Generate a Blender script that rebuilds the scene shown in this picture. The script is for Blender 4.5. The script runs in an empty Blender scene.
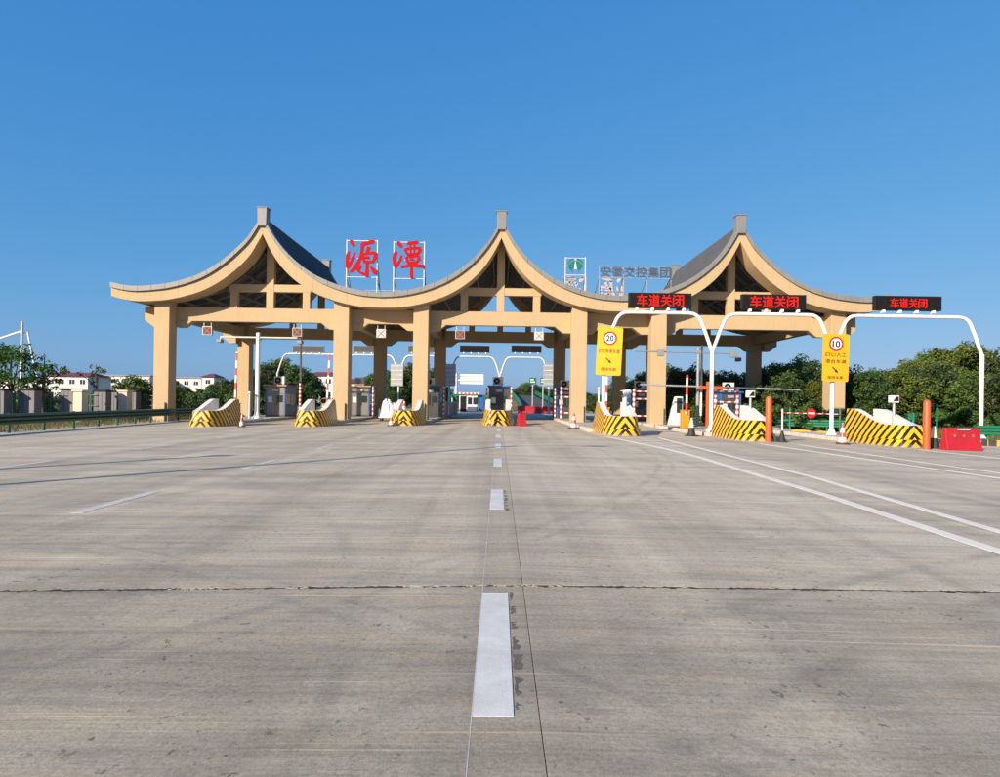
import bpy, bmesh, math, random
import numpy as np
from mathutils import Vector, Matrix

random.seed(7)
SC = bpy.context.scene
COL = SC.collection
R = math.radians

# ---------------------------------------------------------------- camera
F_PX, VPX, VPY, ROLL, CAM_H, CROWN = 650.0, 499.0, 401.0, R(0.9), 1.52, 0.012
cam_d = bpy.data.cameras.new('camera')
cam_d.sensor_width = 36.0
cam_d.lens = F_PX / 1000 * 36
cam_d.shift_x = 0.001
cam_d.shift_y = 0.0125
cam_d.clip_end = 5000
cam = bpy.data.objects.new('camera', cam_d)
COL.objects.link(cam)
cam.matrix_world = Matrix.Translation((0, 0, CAM_H)) @ Matrix.Rotation(R(90), 4, 'X') @ Matrix.Rotation(ROLL, 4, 'Z')
SC.camera = cam

# ---------------------------------------------------------------- sky, sun, exposure
SUN_EL, SUN_AZ = R(23.0), math.atan2(-0.666, -0.746)      # azimuth from +Y towards +X, pointing at the sun
W = bpy.data.worlds.new('World'); SC.world = W; W.use_nodes = True
wn = W.node_tree.nodes; wl = W.node_tree.links
sky = wn.new('ShaderNodeTexSky'); sky.sky_type = 'NISHITA'; sky.sun_disc = False
sky.sun_elevation = SUN_EL; sky.sun_rotation = SUN_AZ
sky.altitude = 0; sky.air_density = 1.0; sky.dust_density = 0.9; sky.ozone_density = 4.0
sep = wn.new('ShaderNodeSeparateColor'); com = wn.new('ShaderNodeCombineColor'); wl.new(sky.outputs[0], sep.inputs[0])
for ch_, (pw_, mu_) in enumerate(((0.984, 0.436), (0.499, 1.235), (0.252, 2.80))):      # film-like response of the blue sky, the same all round
    p_ = wn.new('ShaderNodeMath'); p_.operation = 'POWER'; p_.inputs[1].default_value = pw_; wl.new(sep.outputs[ch_], p_.inputs[0])
    q_ = wn.new('ShaderNodeMath'); q_.operation = 'MULTIPLY'; q_.inputs[1].default_value = mu_; wl.new(p_.outputs[0], q_.inputs[0])
    wl.new(q_.outputs[0], com.inputs[ch_])
wl.new(com.outputs[0], wn['Background'].inputs[0]); wn['Background'].inputs[1].default_value = 0.1
sun_d = bpy.data.lights.new('sun', 'SUN'); sun_d.energy = 4.95; sun_d.angle = R(0.5); sun_d.color = (1.0, 0.86, 0.68)
sun = bpy.data.objects.new('sun', sun_d); COL.objects.link(sun)
sd = Vector((math.sin(SUN_AZ) * math.cos(SUN_EL), math.cos(SUN_AZ) * math.cos(SUN_EL), math.sin(SUN_EL)))
sun.rotation_euler = (-sd).to_track_quat('-Z', 'Y').to_euler()
vs = SC.view_settings
vs.view_transform = 'Standard'; vs.look = 'None'; vs.exposure = 0.75; vs.gamma = 1.0; vs.use_curve_mapping = False

# ---------------------------------------------------------------- helpers
cR, sR = math.cos(ROLL), math.sin(ROLL)
def gz(x): return -CROWN * min(abs(x - 0.22), 30)
def G(px, py):
    dx, dy = px - VPX, py - VPY
    A = dx * cR + dy * sR; B = dx * sR - dy * cR
    Y = CAM_H * F_PX / (-B - CROWN * abs(A))
    return A / F_PX * Y, Y
def at(px, py, Y):                                        # point of a pixel at depth Y
    dx, dy = px - VPX, py - VPY
    A = dx * cR + dy * sR; B = dx * sR - dy * cR
    return A / F_PX * Y, CAM_H + B / F_PX * Y

def tag(o, label=None, cat=None, group=None, kind=None):
    if label: o['label'] = label
    if cat: o['category'] = cat
    if group: o['group'] = group
    if kind: o['kind'] = kind
    return o
def thing(name, label, cat, loc=(0, 0, 0), rz=0.0, group=None):
    o = bpy.data.objects.new(name, None); COL.objects.link(o)
    o.empty_display_size = 0.2
    o.location = loc; o.rotation_euler = (0, 0, rz)
    return tag(o, label, cat, group)
def copy_tree(o, parent=None):
    c = o.copy(); COL.objects.link(c); c.parent = parent
    for ch in o.children: copy_tree(ch, c)
    return c

class MB:
    def __init__(s): s.v = []; s.f = []; s.m = []; s.uv = []
    def add(s, vs_, fs, m=0, uvs=None):
        b = len(s.v); s.v += [tuple(v) for v in vs_]
        for i, f in enumerate(fs):
            s.f.append(tuple(b + k for k in f)); s.m.append(m)
            s.uv.append(uvs[i] if uvs else None)
        return s
    def box(s, x0, x1, y0, y1, z0, z1, m=0):
        return s.add([(x0,y0,z0),(x1,y0,z0),(x1,y1,z0),(x0,y1,z0),(x0,y0,z1),(x1,y0,z1),(x1,y1,z1),(x0,y1,z1)],
                     [(0,3,2,1),(4,5,6,7),(0,1,5,4),(1,2,6,5),(2,3,7,6),(3,0,4,7)], m)
    def cbox(s, c, d, m=0):
        return s.box(c[0]-d[0]/2, c[0]+d[0]/2, c[1]-d[1]/2, c[1]+d[1]/2, c[2]-d[2]/2, c[2]+d[2]/2, m)
    def tube(s, pts, r, n=10, m=0, cap=True):
        pts = [Vector(p) for p in pts]; k = len(pts)
        rs = r if isinstance(r, (list, tuple)) else [r] * k
        rings = []; up = None
        for i, p in enumerate(pts):
            t = (pts[min(i+1, k-1)] - pts[max(i-1, 0)]).normalized()
            if up is None:
                a = Vector((0, 0, 1)) if abs(t.z) < 0.9 else Vector((1, 0, 0))
                up = (a - t * a.dot(t)).normalized()
            else:
                up = (up - t * up.dot(t)).normalized()
            w = t.cross(up)
            rings.append([p + (up * math.cos(2*math.pi*j/n) + w * math.sin(2*math.pi*j/n)) * rs[i] for j in range(n)])
        v = [q for ring in rings for q in ring]; f = []
        for i in range(k - 1):
            for j in range(n):
                f.append((i*n+j, i*n+(j+1) % n, (i+1)*n+(j+1) % n, (i+1)*n+j))
        if cap: f.append(tuple(range(n-1, -1, -1))); f.append(tuple((k-1)*n + j for j in range(n)))
        return s.add(v, f, m)
    def lathe(s, prof, n=14, c=(0, 0, 0), m=0):                 # prof = [(r, z)]
        v = []; f = []; k = len(prof)
        for r_, z in prof:
            for j in range(n):
                a = 2*math.pi*j/n; v.append((c[0]+r_*math.cos(a), c[1]+r_*math.sin(a), c[2]+z))
        for i in range(k-1):
            for j in range(n): f.append((i*n+j, i*n+(j+1) % n, (i+1)*n+(j+1) % n, (i+1)*n+j))
        f.append(tuple(range(n-1, -1, -1))); f.append(tuple((k-1)*n+j for j in range(n)))
        return s.add(v, f, m)
    def prism(s, poly, a0, a1, axis='y', m=0):                  # polygon in the two other axes, extruded
        n = len(poly)
        def pt(p, a): return {'y': (p[0], a, p[1]), 'x': (a, p[0], p[1]), 'z': (p[0], p[1], a)}[axis]
        v = [pt(p, a0) for p in poly] + [pt(p, a1) for p in poly]
        f = [tuple(range(n)), tuple(range(2*n-1, n-1, -1))] + [(i, i+n, (i+1) % n + n, (i+1) % n) for i in range(n)]
        return s.add(v, f, m)
    def build(s, name, mat, parent=None, loc=None, bevel=0.0, smooth=False, seg=2):
        me = bpy.data.meshes.new(name); me.from_pydata(s.v, [], s.f)
        mats = mat if isinstance(mat, (list, tuple)) else [mat]
        for q in mats: me.materials.append(q)
        me.polygons.foreach_set('material_index', s.m)
        if any(u is not None for u in s.uv):
            L = me.uv_layers.new(name='UVMap')
            for p, u in zip(me.polygons, s.uv):
                if u is None: continue
                for li, q in zip(p.loop_indices, u): L.data[li].uv = q
        bm = bmesh.new(); bm.from_mesh(me); bmesh.ops.recalc_face_normals(bm, faces=bm.faces); bm.to_mesh(me); bm.free()
        if smooth:
            me.polygons.foreach_set('use_smooth', [True]*len(me.polygons))
            me.set_sharp_from_angle(angle=R(40))
        o = bpy.data.objects.new(name, me); COL.objects.link(o)
        if parent: o.parent = parent
        if loc: o.location = loc
        if bevel:
            b = o.modifiers.new('bevel', 'BEVEL'); b.width = bevel; b.segments = seg; b.limit_method = 'ANGLE'
        return o

# ---------------------------------------------------------------- materials
def nmat(name):
    m = bpy.data.materials.new(name); m.use_nodes = True
    return m, m.node_tree.nodes, m.node_tree.links, m.node_tree.nodes['Principled BSDF']
def mk(N, t, **kw):
    n = N.new(t)
    for k, v in kw.items(): setattr(n, k, v)
    return n
def noise(N, L, vec, scale, detail=4, rough=0.55, dist=0.0):
    n = N.new('ShaderNodeTexNoise'); n.inputs['Scale'].default_value = scale; n.inputs['Detail'].default_value = detail
    n.inputs['Roughness'].default_value = rough; n.inputs['Distortion'].default_value = dist
    if vec is not None: L.new(vec, n.inputs['Vector'])
    return n.outputs['Fac']
def ramp(N, L, fac, stops):
    r = N.new('ShaderNodeValToRGB'); e = r.color_ramp.elements
    while len(e) < len(stops): e.new(0.5)
    for q, (p, c) in zip(e, stops): q.position = p; q.color = (*c, 1) if len(c) == 3 else c
    L.new(fac, r.inputs[0]); return r.outputs[0]
def mixc(N, L, fac, a, b, mode='MIX'):
    m = N.new('ShaderNodeMix'); m.data_type = 'RGBA'; m.blend_type = mode
    for sock, val in ((m.inputs[0], fac), (m.inputs[6], a), (m.inputs[7], b)):
        if isinstance(val, (int, float)): sock.default_value = val
        elif isinstance(val, tuple): sock.default_value = (*val, 1) if len(val) == 3 else val
        else: L.new(val, sock)
    return m.outputs[2]
def math_(N, L, op, a, b=None, c=None):
    m = N.new('ShaderNodeMath'); m.operation = op
    for i, v in enumerate((a, b, c)):
        if v is None: continue
        if isinstance(v, (int, float)): m.inputs[i].default_value = v
        else: L.new(v, m.inputs[i])
    return m.outputs[0]
def bump(N, L, P, h, strength=0.3, dist=0.02):
    b = N.new('ShaderNodeBump'); b.inputs['Strength'].default_value = strength; b.inputs['Distance'].default_value = dist
    L.new(h, b.inputs['Height']); L.new(b.outputs[0], P.inputs['Normal'])
def scaled(N, L, vec, sc):
    m = N.new('ShaderNodeMapping'); m.inputs['Scale'].default_value = sc; L.new(vec, m.inputs['Vector']); return m.outputs[0]

def paint(name, col, rough=0.5, var=0.12, scale=1.5, metal=0.0, dirt=0.25, bmp=0.08):
    """a painted, rendered or cast surface: slow colour drift, streaky dirt, fine grain"""
    m, N, L, P = nmat(name)
    tc = N.new('ShaderNodeTexCoord').outputs['Object']
    n1 = noise(N, L, tc, scale, 5)
    c = ramp(N, L, n1, [(0.3, tuple(x*(1-var) for x in col)), (0.7, tuple(min(1, x*(1+var*0.6)) for x in col))])
    n2 = noise(N, L, scaled(N, L, tc, (6, 6, 0.7)), 1.2, 6, 0.65)
    d = ramp(N, L, n2, [(0.5, (0, 0, 0)), (0.75, (1, 1, 1))])
    c = mixc(N, L, math_(N, L, 'MULTIPLY', d, dirt), c, tuple(x*0.55+0.02 for x in col))
    L.new(c, P.inputs['Base Color'])
    P.inputs['Metallic'].default_value = metal
    L.new(math_(N, L, 'MULTIPLY_ADD', n2, 0.2, rough-0.1), P.inputs['Roughness'])
    if bmp: bump(N, L, P, noise(N, L, tc, 45, 3), bmp, 0.01)
    if name in ('grey_roof_sheet', 'matt_black', 'led_panel', 'led_panel_grey', 'letter_red'): P.inputs['Specular IOR Level'].default_value = 0.15
    return m
def stripes(name, a, b, period, axis=2, rough=0.4, duty=0.5, off=0.0):
    m, N, L, P = nmat(name)
    tc = N.new('ShaderNodeTexCoord').outputs['Object']
    s = N.new('ShaderNodeSeparateXYZ'); L.new(tc, s.inputs[0])
    fr = math_(N, L, 'FRACT', math_(N, L, 'MULTIPLY_ADD', s.outputs[axis], 1/period, 50.0+off))
    k = math_(N, L, 'LESS_THAN', fr, duty)
    c = mixc(N, L, k, a, b)
    c = mixc(N, L, math_(N, L, 'MULTIPLY', noise(N, L, tc, 6, 5), 0.35), c, (0.25, 0.22, 0.18))
    L.new(c, P.inputs['Base Color']); P.inputs['Roughness'].default_value = rough
    return m
def emit(name, col, strength, grid=0.0):
    m, N, L, P = nmat(name)
    P.inputs['Base Color'].default_value = (*[c*0.05 for c in col], 1); P.inputs['Specular IOR Level'].default_value = 0.1
    P.inputs['Emission Color'].default_value = (*col, 1)
    P.inputs['Emission Strength'].default_value = strength
    if grid:
        tc = N.new('ShaderNodeTexCoord').outputs['Object']
        v = N.new('ShaderNodeTexVoronoi'); v.inputs['Scale'].default_value = grid; v.inputs['Randomness'].default_value = 0.0
        L.new(tc, v.inputs['Vector'])
        L.new(math_(N, L, 'MULTIPLY', ramp(N, L, v.outputs['Distance'], [(0.3, (1, 1, 1)), (0.62, (0.35, 0.35, 0.35))]), strength), P.inputs['Emission Strength'])
    return m

M = {}
M['tan'] = paint('tan_render', (0.448, 0.326, 0.183), 0.8, 0.06, 0.35, dirt=0.2, bmp=0.12)
M['grey_cap'] = paint('grey_zinc', (0.20, 0.20, 0.195), 0.5, 0.12, 1.0, dirt=0.2)
M['roof'] = paint('grey_roof_sheet', (0.085, 0.09, 0.10), 0.85, 0.1, 0.6, dirt=0.2)
M['under'] = paint('dark_ceiling_sheet', (0.07, 0.07, 0.075), 0.6, 0.2, 1.0)
M['steel_dark'] = paint('dark_steel', (0.17, 0.17, 0.175), 0.5, 0.15, 1.0)
M['white'] = paint('white_enamel', (0.78, 0.78, 0.76), 0.35, 0.05, 1.0, dirt=0.12)
M['offwhite'] = paint('worn_white', (0.62, 0.61, 0.58), 0.6, 0.1, 2.0, dirt=0.35)
M['black'] = paint('matt_black', (0.015, 0.015, 0.017), 0.5, 0.2, 2.0)
M['ledface'] = paint('led_panel', (0.012, 0.010, 0.010), 0.45, 0.2, 30.0, bmp=0.3)
M['ledgrey'] = paint('led_panel_grey', (0.085, 0.088, 0.09), 0.6, 0.35, 40.0, bmp=0.3)
M['yellow'] = paint('sign_yellow', (0.76, 0.375, 0.008), 0.4, 0.05, 2.0, dirt=0.08)
M['cabinet'] = paint('cabinet_yellow', (0.66, 0.24, 0.012), 0.45, 0.08, 2.0, dirt=0.2)
M['red'] = paint('red_plastic', (0.40, 0.012, 0.022), 0.45, 0.15, 2.0, dirt=0.2)
M['signred'] = paint('sign_red', (0.50, 0.012, 0.018), 0.4, 0.06, 2.0, dirt=0.05)
M['charred'] = paint('letter_red', (0.40, 0.004, 0.007), 0.75, 0.06, 2.0, dirt=0.05)
M['orange'] = paint('orange_paint', (0.55, 0.085, 0.016), 0.45, 0.1, 2.0, dirt=0.2)
M['green'] = paint('rail_green', (0.012, 0.075, 0.045), 0.42, 0.15, 2.0, dirt=0.2)
M['brightgreen'] = paint('green_paint', (0.012, 0.15, 0.075), 0.45, 0.1, 2.0)
M['emblem'] = paint('emblem_green', (0.01, 0.16, 0.10), 0.4, 0.05, 2.0)
M['gold'] = paint('emblem_gold', (0.6, 0.48, 0.22), 0.4, 0.05, 2.0)
M['lettergrey'] = paint('letter_grey', (0.07, 0.075, 0.085), 0.5, 0.08, 2.0)
M['galv'] = paint('galvanised_steel', (0.42, 0.43, 0.44), 0.42, 0.12, 2.0, metal=0.4)
M['midgrey'] = paint('grey_steel', (0.22, 0.23, 0.24), 0.5, 0.12, 2.0)
M['booth'] = paint('booth_steel', (0.19, 0.185, 0.165), 0.42, 0.08, 1.0, metal=0.25)
M['boothdark'] = paint('booth_dark_steel', (0.075, 0.078, 0.08), 0.4, 0.12, 1.0, metal=0.25)
M['blue'] = paint('booth_blue', (0.03, 0.12, 0.36), 0.4, 0.08, 1.0)
M['terracotta'] = paint('roof_edge_orange', (0.45, 0.20, 0.10), 0.6, 0.12, 2.0)
M['kerb'] = paint('kerb_concrete', (0.50, 0.46, 0.40), 0.8, 0.18, 2.0, dirt=0.4, bmp=0.25)
M['pier'] = paint('pier_stone_shaded', (0.17, 0.17, 0.175), 0.75, 0.12, 2.0, dirt=0.35)  # pier faces in shade, the shade put into the grey
M['piercream'] = paint('cream_and_lit_pier', (0.62, 0.53, 0.40), 0.75, 0.1, 2.0, dirt=0.3)  # sunlit pier faces, the light put into the cream; also cream cone sleeves
M['wallwhite'] = paint('white_wall', (0.66, 0.64, 0.60), 0.8, 0.08, 0.4, dirt=0.3)
M['maroon'] = paint('maroon_roof', (0.16, 0.035, 0.04), 0.7, 0.15, 0.6)
M['asphalt'] = paint('asphalt', (0.055, 0.056, 0.06), 0.85, 0.2, 0.5, bmp=0.3)
M['bark'] = paint('bark', (0.13, 0.095, 0.065), 0.9, 0.3, 5.0, bmp=0.5)
M['soil'] = paint('dry_earth', (0.20, 0.155, 0.10), 0.95, 0.25, 0.8, bmp=0.5)
M['tarp'] = paint('white_tarp', (0.72, 0.72, 0.74), 0.6, 0.08, 2.0)
M['rubber'] = paint('black_rubber', (0.02, 0.02, 0.02), 0.7, 0.2, 3.0)
M['joint'] = paint('joint_filler', (0.035, 0.03, 0.026), 0.9, 0.4, 9.0, bmp=0.6)
M['grime'] = paint('grey_grime', (0.115, 0.10, 0.08), 0.9, 0.3, 14.0, dirt=0.5, bmp=0.4)
M['nosewhite'] = paint('scuffed_white', (0.66, 0.64, 0.60), 0.6, 0.12, 1.2, dirt=0.55, bmp=0.2)
M['chip'] = paint('pale_joint_chips', (0.50, 0.43, 0.33), 0.9, 0.2, 9.0)
M['concrete_old'] = paint('booth_concrete', (0.40, 0.385, 0.355), 0.85, 0.15, 1.0, dirt=0.35, bmp=0.3)
M['redwhite'] = stripes('red_white_bands', (0.75, 0.74, 0.72), (0.55, 0.02, 0.03), 0.36)
M['redwhite_x'] = stripes('red_white_bands_rail', (0.75, 0.74, 0.72), (0.60, 0.02, 0.03), 0.5, axis=0)
M['boom'] = stripes('boom_bands', (0.78, 0.77, 0.75), (0.62, 0.03, 0.03), 1.0)
M['kerbstripe'] = stripes('kerb_bands', (0.80, 0.42, 0.015), (0.02, 0.02, 0.022), 0.62, axis=0)
M['cone'] = stripes('cone_bands', (0.72, 0.70, 0.66), (0.62, 0.05, 0.03), 0.42, off=0.25)
M['ledred'] = emit('led_red', (1.0, 0.018, 0.012), 0.95, 42.0)
M['ledx'] = emit('led_cross', (1.0, 0.16, 0.07), 0.55)
M['signblack'] = paint('sign_black', (0.02, 0.018, 0.015), 0.5, 0.1, 2.0, dirt=0.0)
M['signbrown'] = paint('sign_faded_black', (0.035, 0.02, 0.008), 0.5, 0.1, 2.0, dirt=0.0)
M['backpink'] = paint('sign_back_pale', (0.44, 0.38, 0.38), 0.55, 0.1, 2.0)

def glass():
    m, N, L, P = nmat('dark_glass')
    P.inputs['Base Color'].default_value = (0.02, 0.03, 0.035, 1); P.inputs['Roughness'].default_value = 0.06
    P.inputs['IOR'].default_value = 1.5
    tc = N.new('ShaderNodeTexCoord').outputs['Object']
    L.new(math_(N, L, 'MULTIPLY_ADD', noise(N, L, tc, 3, 4), 0.15, 0.03), P.inputs['Roughness'])
    return m
M['glass'] = glass()

def hazard():
    m, N, L, P = nmat('hazard_chevrons')
    uv = N.new('ShaderNodeUVMap'); uv.uv_map = 'UVMap'
    s = N.new('ShaderNodeSeparateXYZ'); L.new(uv.outputs[0], s.inputs[0])
    tc = N.new('ShaderNodeTexCoord').outputs['Object']
    wob = math_(N, L, 'MULTIPLY_ADD', noise(N, L, tc, 3.5, 3), 0.06, -0.03)
    u = math_(N, L, 'ADD', math_(N, L, 'ADD', s.outputs[0], math_(N, L, 'MULTIPLY', s.outputs[1], 0.85)), wob)
    k = math_(N, L, 'LESS_THAN', math_(N, L, 'FRACT', math_(N, L, 'MULTIPLY_ADD', u, 1/0.41, 20.1)), 0.47)
    yel = ramp(N, L, noise(N, L, tc, 1.3, 4), [(0.3, (0.70, 0.37, 0.006)), (0.7, (0.80, 0.45, 0.008))])
    c = mixc(N, L, k, yel, (0.016, 0.014, 0.018))
    g = ramp(N, L, noise(N, L, tc, 5, 7, 0.7), [(0.55, (0, 0, 0)), (0.72, (1, 1, 1))])
    c = mixc(N, L, math_(N, L, 'MULTIPLY', g, 0.35), c, (0.28, 0.22, 0.13))
    low = ramp(N, L, math_(N, L, 'ADD', s.outputs[1], math_(N, L, 'MULTIPLY', noise(N, L, tc, 4, 5), 0.25)), [(0.12, (1, 1, 1)), (0.28, (0, 0, 0))])
    c = mixc(N, L, math_(N, L, 'MULTIPLY', low, 0.5), c, (0.30, 0.25, 0.19))
    L.new(c, P.inputs['Base Color']); P.inputs['Roughness'].default_value = 0.3
    bump(N, L, P, noise(N, L, tc, 25, 4), 0.15, 0.02)
    return m
M['hazard'] = hazard()

def concrete():
    m, N, L, P = nmat('road_concrete')
    pos = N.new('ShaderNodeNewGeometry').outputs['Position']
    base = ramp(N, L, noise(N, L, pos, 0.35, 6, 0.6, 0.4), [(0.3, (0.362, 0.320, 0.248)), (0.7, (0.462, 0.412, 0.324))])
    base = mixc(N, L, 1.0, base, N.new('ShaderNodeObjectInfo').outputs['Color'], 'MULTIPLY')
    fine = noise(N, L, pos, 38, 6, 0.7)
    base = mixc(N, L, 0.55, base, ramp(N, L, fine, [(0.25, (0.22, 0.21, 0.20)), (0.5, (0.5, 0.5, 0.5)), (0.75, (0.74, 0.74, 0.73))]), 'OVERLAY')
    micro = noise(N, L, pos, 170, 3, 0.7)
    base = mixc(N, L, 0.5, base, ramp(N, L, micro, [(0.3, (0.18, 0.18, 0.18)), (0.7, (0.80, 0.80, 0.80))]), 'OVERLAY')
    warm = noise(N, L, scaled(N, L, pos, (0.8, 3.2, 1)), 1.0, 6, 0.7)
    base = mixc(N, L, ramp(N, L, warm, [(0.46, (0, 0, 0)), (0.62, (0.55, 0.55, 0.55))]), base, mixc(N, L, 1.0, base, (1.10, 1.04, 0.93), 'MULTIPLY'))
    # transverse broom streaks
    st = noise(N, L, scaled(N, L, pos, (0.8, 9.0, 1)), 1.0, 10, 0.8, 0.2)
    base = mixc(N, L, 0.58, base, ramp(N, L, st, [(0.32, (0.25, 0.25, 0.26)), (0.5, (0.5, 0.5, 0.5)), (0.7, (0.66, 0.65, 0.63))]), 'OVERLAY')
    bb = noise(N, L, scaled(N, L, pos, (0.16, 1.5, 1)), 1.0, 4, 0.6, 0.2)
    base = mixc(N, L, 0.6, base, ramp(N, L, bb, [(0.36, (0.36, 0.36, 0.37)), (0.5, (0.5, 0.5, 0.5)), (0.64, (0.60, 0.60, 0.59))]), 'OVERLAY')
    # bands of fine cream tining lines
    t1 = noise(N, L, scaled(N, L, pos, (0.12, 40.0, 1)), 1.0, 2, 0.5)
    t2 = noise(N, L, scaled(N, L, pos, (0.35, 1.3, 1)), 1.0, 4, 0.6)
    tl = math_(N, L, 'MULTIPLY', ramp(N, L, t1, [(0.56, (0, 0, 0)), (0.66, (1, 1, 1))]), ramp(N, L, t2, [(0.52, (0, 0, 0)), (0.66, (1, 1, 1))]))
    base = mixc(N, L, math_(N, L, 'MULTIPLY', tl, 0.85), base, (0.60, 0.50, 0.36))
    # tyre polish along the lanes
    ty = noise(N, L, scaled(N, L, pos, (1.1, 0.035, 1)), 1.0, 5, 0.6, 0.5)
    base = mixc(N, L, 0.5, base, ramp(N, L, ty, [(0.36, (0.30, 0.29, 0.30)), (0.62, (0.57, 0.57, 0.56))]), 'OVERLAY')
    # curved tyre marks
    brk = ramp(N, L, noise(N, L, scaled(N, L, pos, (0.8, 0.8, 1)), 1.0, 6, 0.7), [(0.38, (0, 0, 0)), (0.62, (1, 1, 1))])
    for cx_, cy_, rad_, w_, k_ in ((-26.0, 24.0, 31.0, 0.10, 0.3), (-26.0, 24.0, 31.35, 0.07, 0.24), (20.0, -22.0, 32.5, 0.12, 0.32), (21.7, -22.0, 32.5, 0.12, 0.3), (-14.0, -12.0, 21.0, 0.08, 0.34), (-14.0, -12.0, 21.28, 0.06, 0.28), (-16.0, 2.0, 15.2, 0.10, 0.2), (26.0, 4.0, 22.0, 0.12, 0.2), (-30.0, 30.0, 31.5, 0.12, 0.22), (40.0, 44.0, 40.6, 0.14, 0.2)):
        vm = N.new('ShaderNodeVectorMath'); vm.operation = 'DISTANCE'; L.new(pos, vm.inputs[0]); vm.inputs[1].default_value = (cx_, cy_, 0)
        dd = math_(N, L, 'ABSOLUTE', math_(N, L, 'SUBTRACT', vm.outputs['Value'], rad_))
        mr = N.new('ShaderNodeMapRange'); mr.inputs['From Min'].default_value = w_; mr.inputs['From Max'].default_value = w_*0.35; L.new(dd, mr.inputs['Value'])
        base = mixc(N, L, math_(N, L, 'MULTIPLY', math_(N, L, 'MULTIPLY', mr.outputs[0], brk), k_), base, (0.10, 0.095, 0.09))
    # stains and small dark specks
    sp = noise(N, L, pos, 13, 4, 0.7)
    spm = math_(N, L, 'MULTIPLY', ramp(N, L, sp, [(0.625, (0, 0, 0)), (0.655, (1, 1, 1))]), ramp(N, L, noise(N, L, pos, 0.9, 3), [(0.4, (0.12, 0.12, 0.12)), (0.58, (1, 1, 1))]))
    base = mixc(N, L, math_(N, L, 'MULTIPLY', spm, 0.75), base, (0.07, 0.062, 0.055))
    # hairline cracks
    v = N.new('ShaderNodeTexVoronoi'); v.feature = 'DISTANCE_TO_EDGE'; v.inputs['Scale'].default_value = 1.7
    nz = N.new('ShaderNodeTexNoise'); nz.inputs['Scale'].default_value = 2.5; L.new(pos, nz.inputs['Vector'])
    L.new(mixc(N, L, 0.35, pos, nz.outputs['Color']), v.inputs['Vector'])
    cr = math_(N, L, 'MULTIPLY', ramp(N, L, v.outputs['Distance'], [(0.0, (1, 1, 1)), (0.006, (0, 0, 0))]), ramp(N, L, noise(N, L, pos, 0.7, 2), [(0.56, (0, 0, 0)), (0.66, (1, 1, 1))]))
    base = mixc(N, L, math_(N, L, 'MULTIPLY', cr, 0.5), base, (0.55, 0.49, 0.41))
    L.new(base, P.inputs['Base Color']); P.inputs['Roughness'].default_value = 0.82
    h = math_(N, L, 'ADD', math_(N, L, 'MULTIPLY', st, 0.9), math_(N, L, 'MULTIPLY', fine, 0.6))
    h = math_(N, L, 'ADD', h, math_(N, L, 'MULTIPLY', t1, 0.5))
    bump(N, L, P, h, 0.32, 0.012)
    return m
M['concrete'] = concrete()

def roadpaint():
    m, N, L, P = nmat('road_paint')
    pos = N.new('ShaderNodeNewGeometry').outputs['Position']
    c = ramp(N, L, noise(N, L, pos, 3, 6, 0.65), [(0.3, (0.46, 0.455, 0.44)), (0.65, (0.64, 0.635, 0.615))])
    c = mixc(N, L, math_(N, L, 'MULTIPLY', ramp(N, L, noise(N, L, pos, 60, 4, 0.7), [(0.5, (0, 0, 0)), (0.7, (1, 1, 1))]), 0.3), c, (0.36, 0.35, 0.33))
    L.new(c, P.inputs['Base Color']); P.inputs['Roughness'].default_value = 0.6
    bump(N, L, P, noise(N, L, pos, 90, 4), 0.3, 0.006)
    return m
M['roadpaint'] = roadpaint()

M['linepaint'] = paint('bright_line_paint', (0.74, 0.69, 0.60), 0.6, 0.08, 1.5, dirt=0.35, bmp=0.3)
M['wornpaint'] = paint('worn_line_paint', (0.50, 0.475, 0.43), 0.7, 0.12, 2.5, dirt=0.8, bmp=0.3)
def leafmat(name, c1, c2, c3):
    m, N, L, P = nmat(name)
    oi = N.new('ShaderNodeObjectInfo').outputs['Random']
    tc = N.new('ShaderNodeTexCoord').outputs['Object']
    n = noise(N, L, tc, 0.55, 4)
    c = ramp(N, L, n, [(0.3, c1), (0.5, c2), (0.72, c3)])
    hs = N.new('ShaderNodeHueSaturation'); L.new(c, hs.inputs['Color'])
    L.new(math_(N, L, 'MULTIPLY_ADD', oi, 0.05, 0.475), hs.inputs['Hue'])
    L.new(math_(N, L, 'MULTIPLY_ADD', oi, 0.5, 0.75), hs.inputs['Value'])
    L.new(hs.outputs[0], P.inputs['Base Color']); P.inputs['Roughness'].default_value = 0.55
    tr = N.new('ShaderNodeBsdfTranslucent'); L.new(hs.outputs[0], tr.inputs[0])
    mx = N.new('ShaderNodeMixShader'); mx.inputs[0].default_value = 0.3
    L.new(P.outputs[0], mx.inputs[1]); L.new(tr.outputs[0], mx.inputs[2])
    L.new(mx.outputs[0], N['Material Output'].inputs[0])
    return m
M['leaf_wood'] = leafmat('wood_leaves', (0.055, 0.088, 0.013), (0.105, 0.142, 0.02), (0.175, 0.20, 0.034))
M['leaf_green'] = leafmat('shrub_leaves', (0.035, 0.08, 0.014), (0.075, 0.135, 0.02), (0.14, 0.20, 0.034))
M['leaf_dark'] = leafmat('dark_leaves', (0.026, 0.055, 0.014), (0.045, 0.085, 0.018), (0.085, 0.12, 0.026))
M['grass'] = leafmat('verge_grass', (0.075, 0.085, 0.022), (0.13, 0.12, 0.04), (0.21, 0.17, 0.075))

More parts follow.
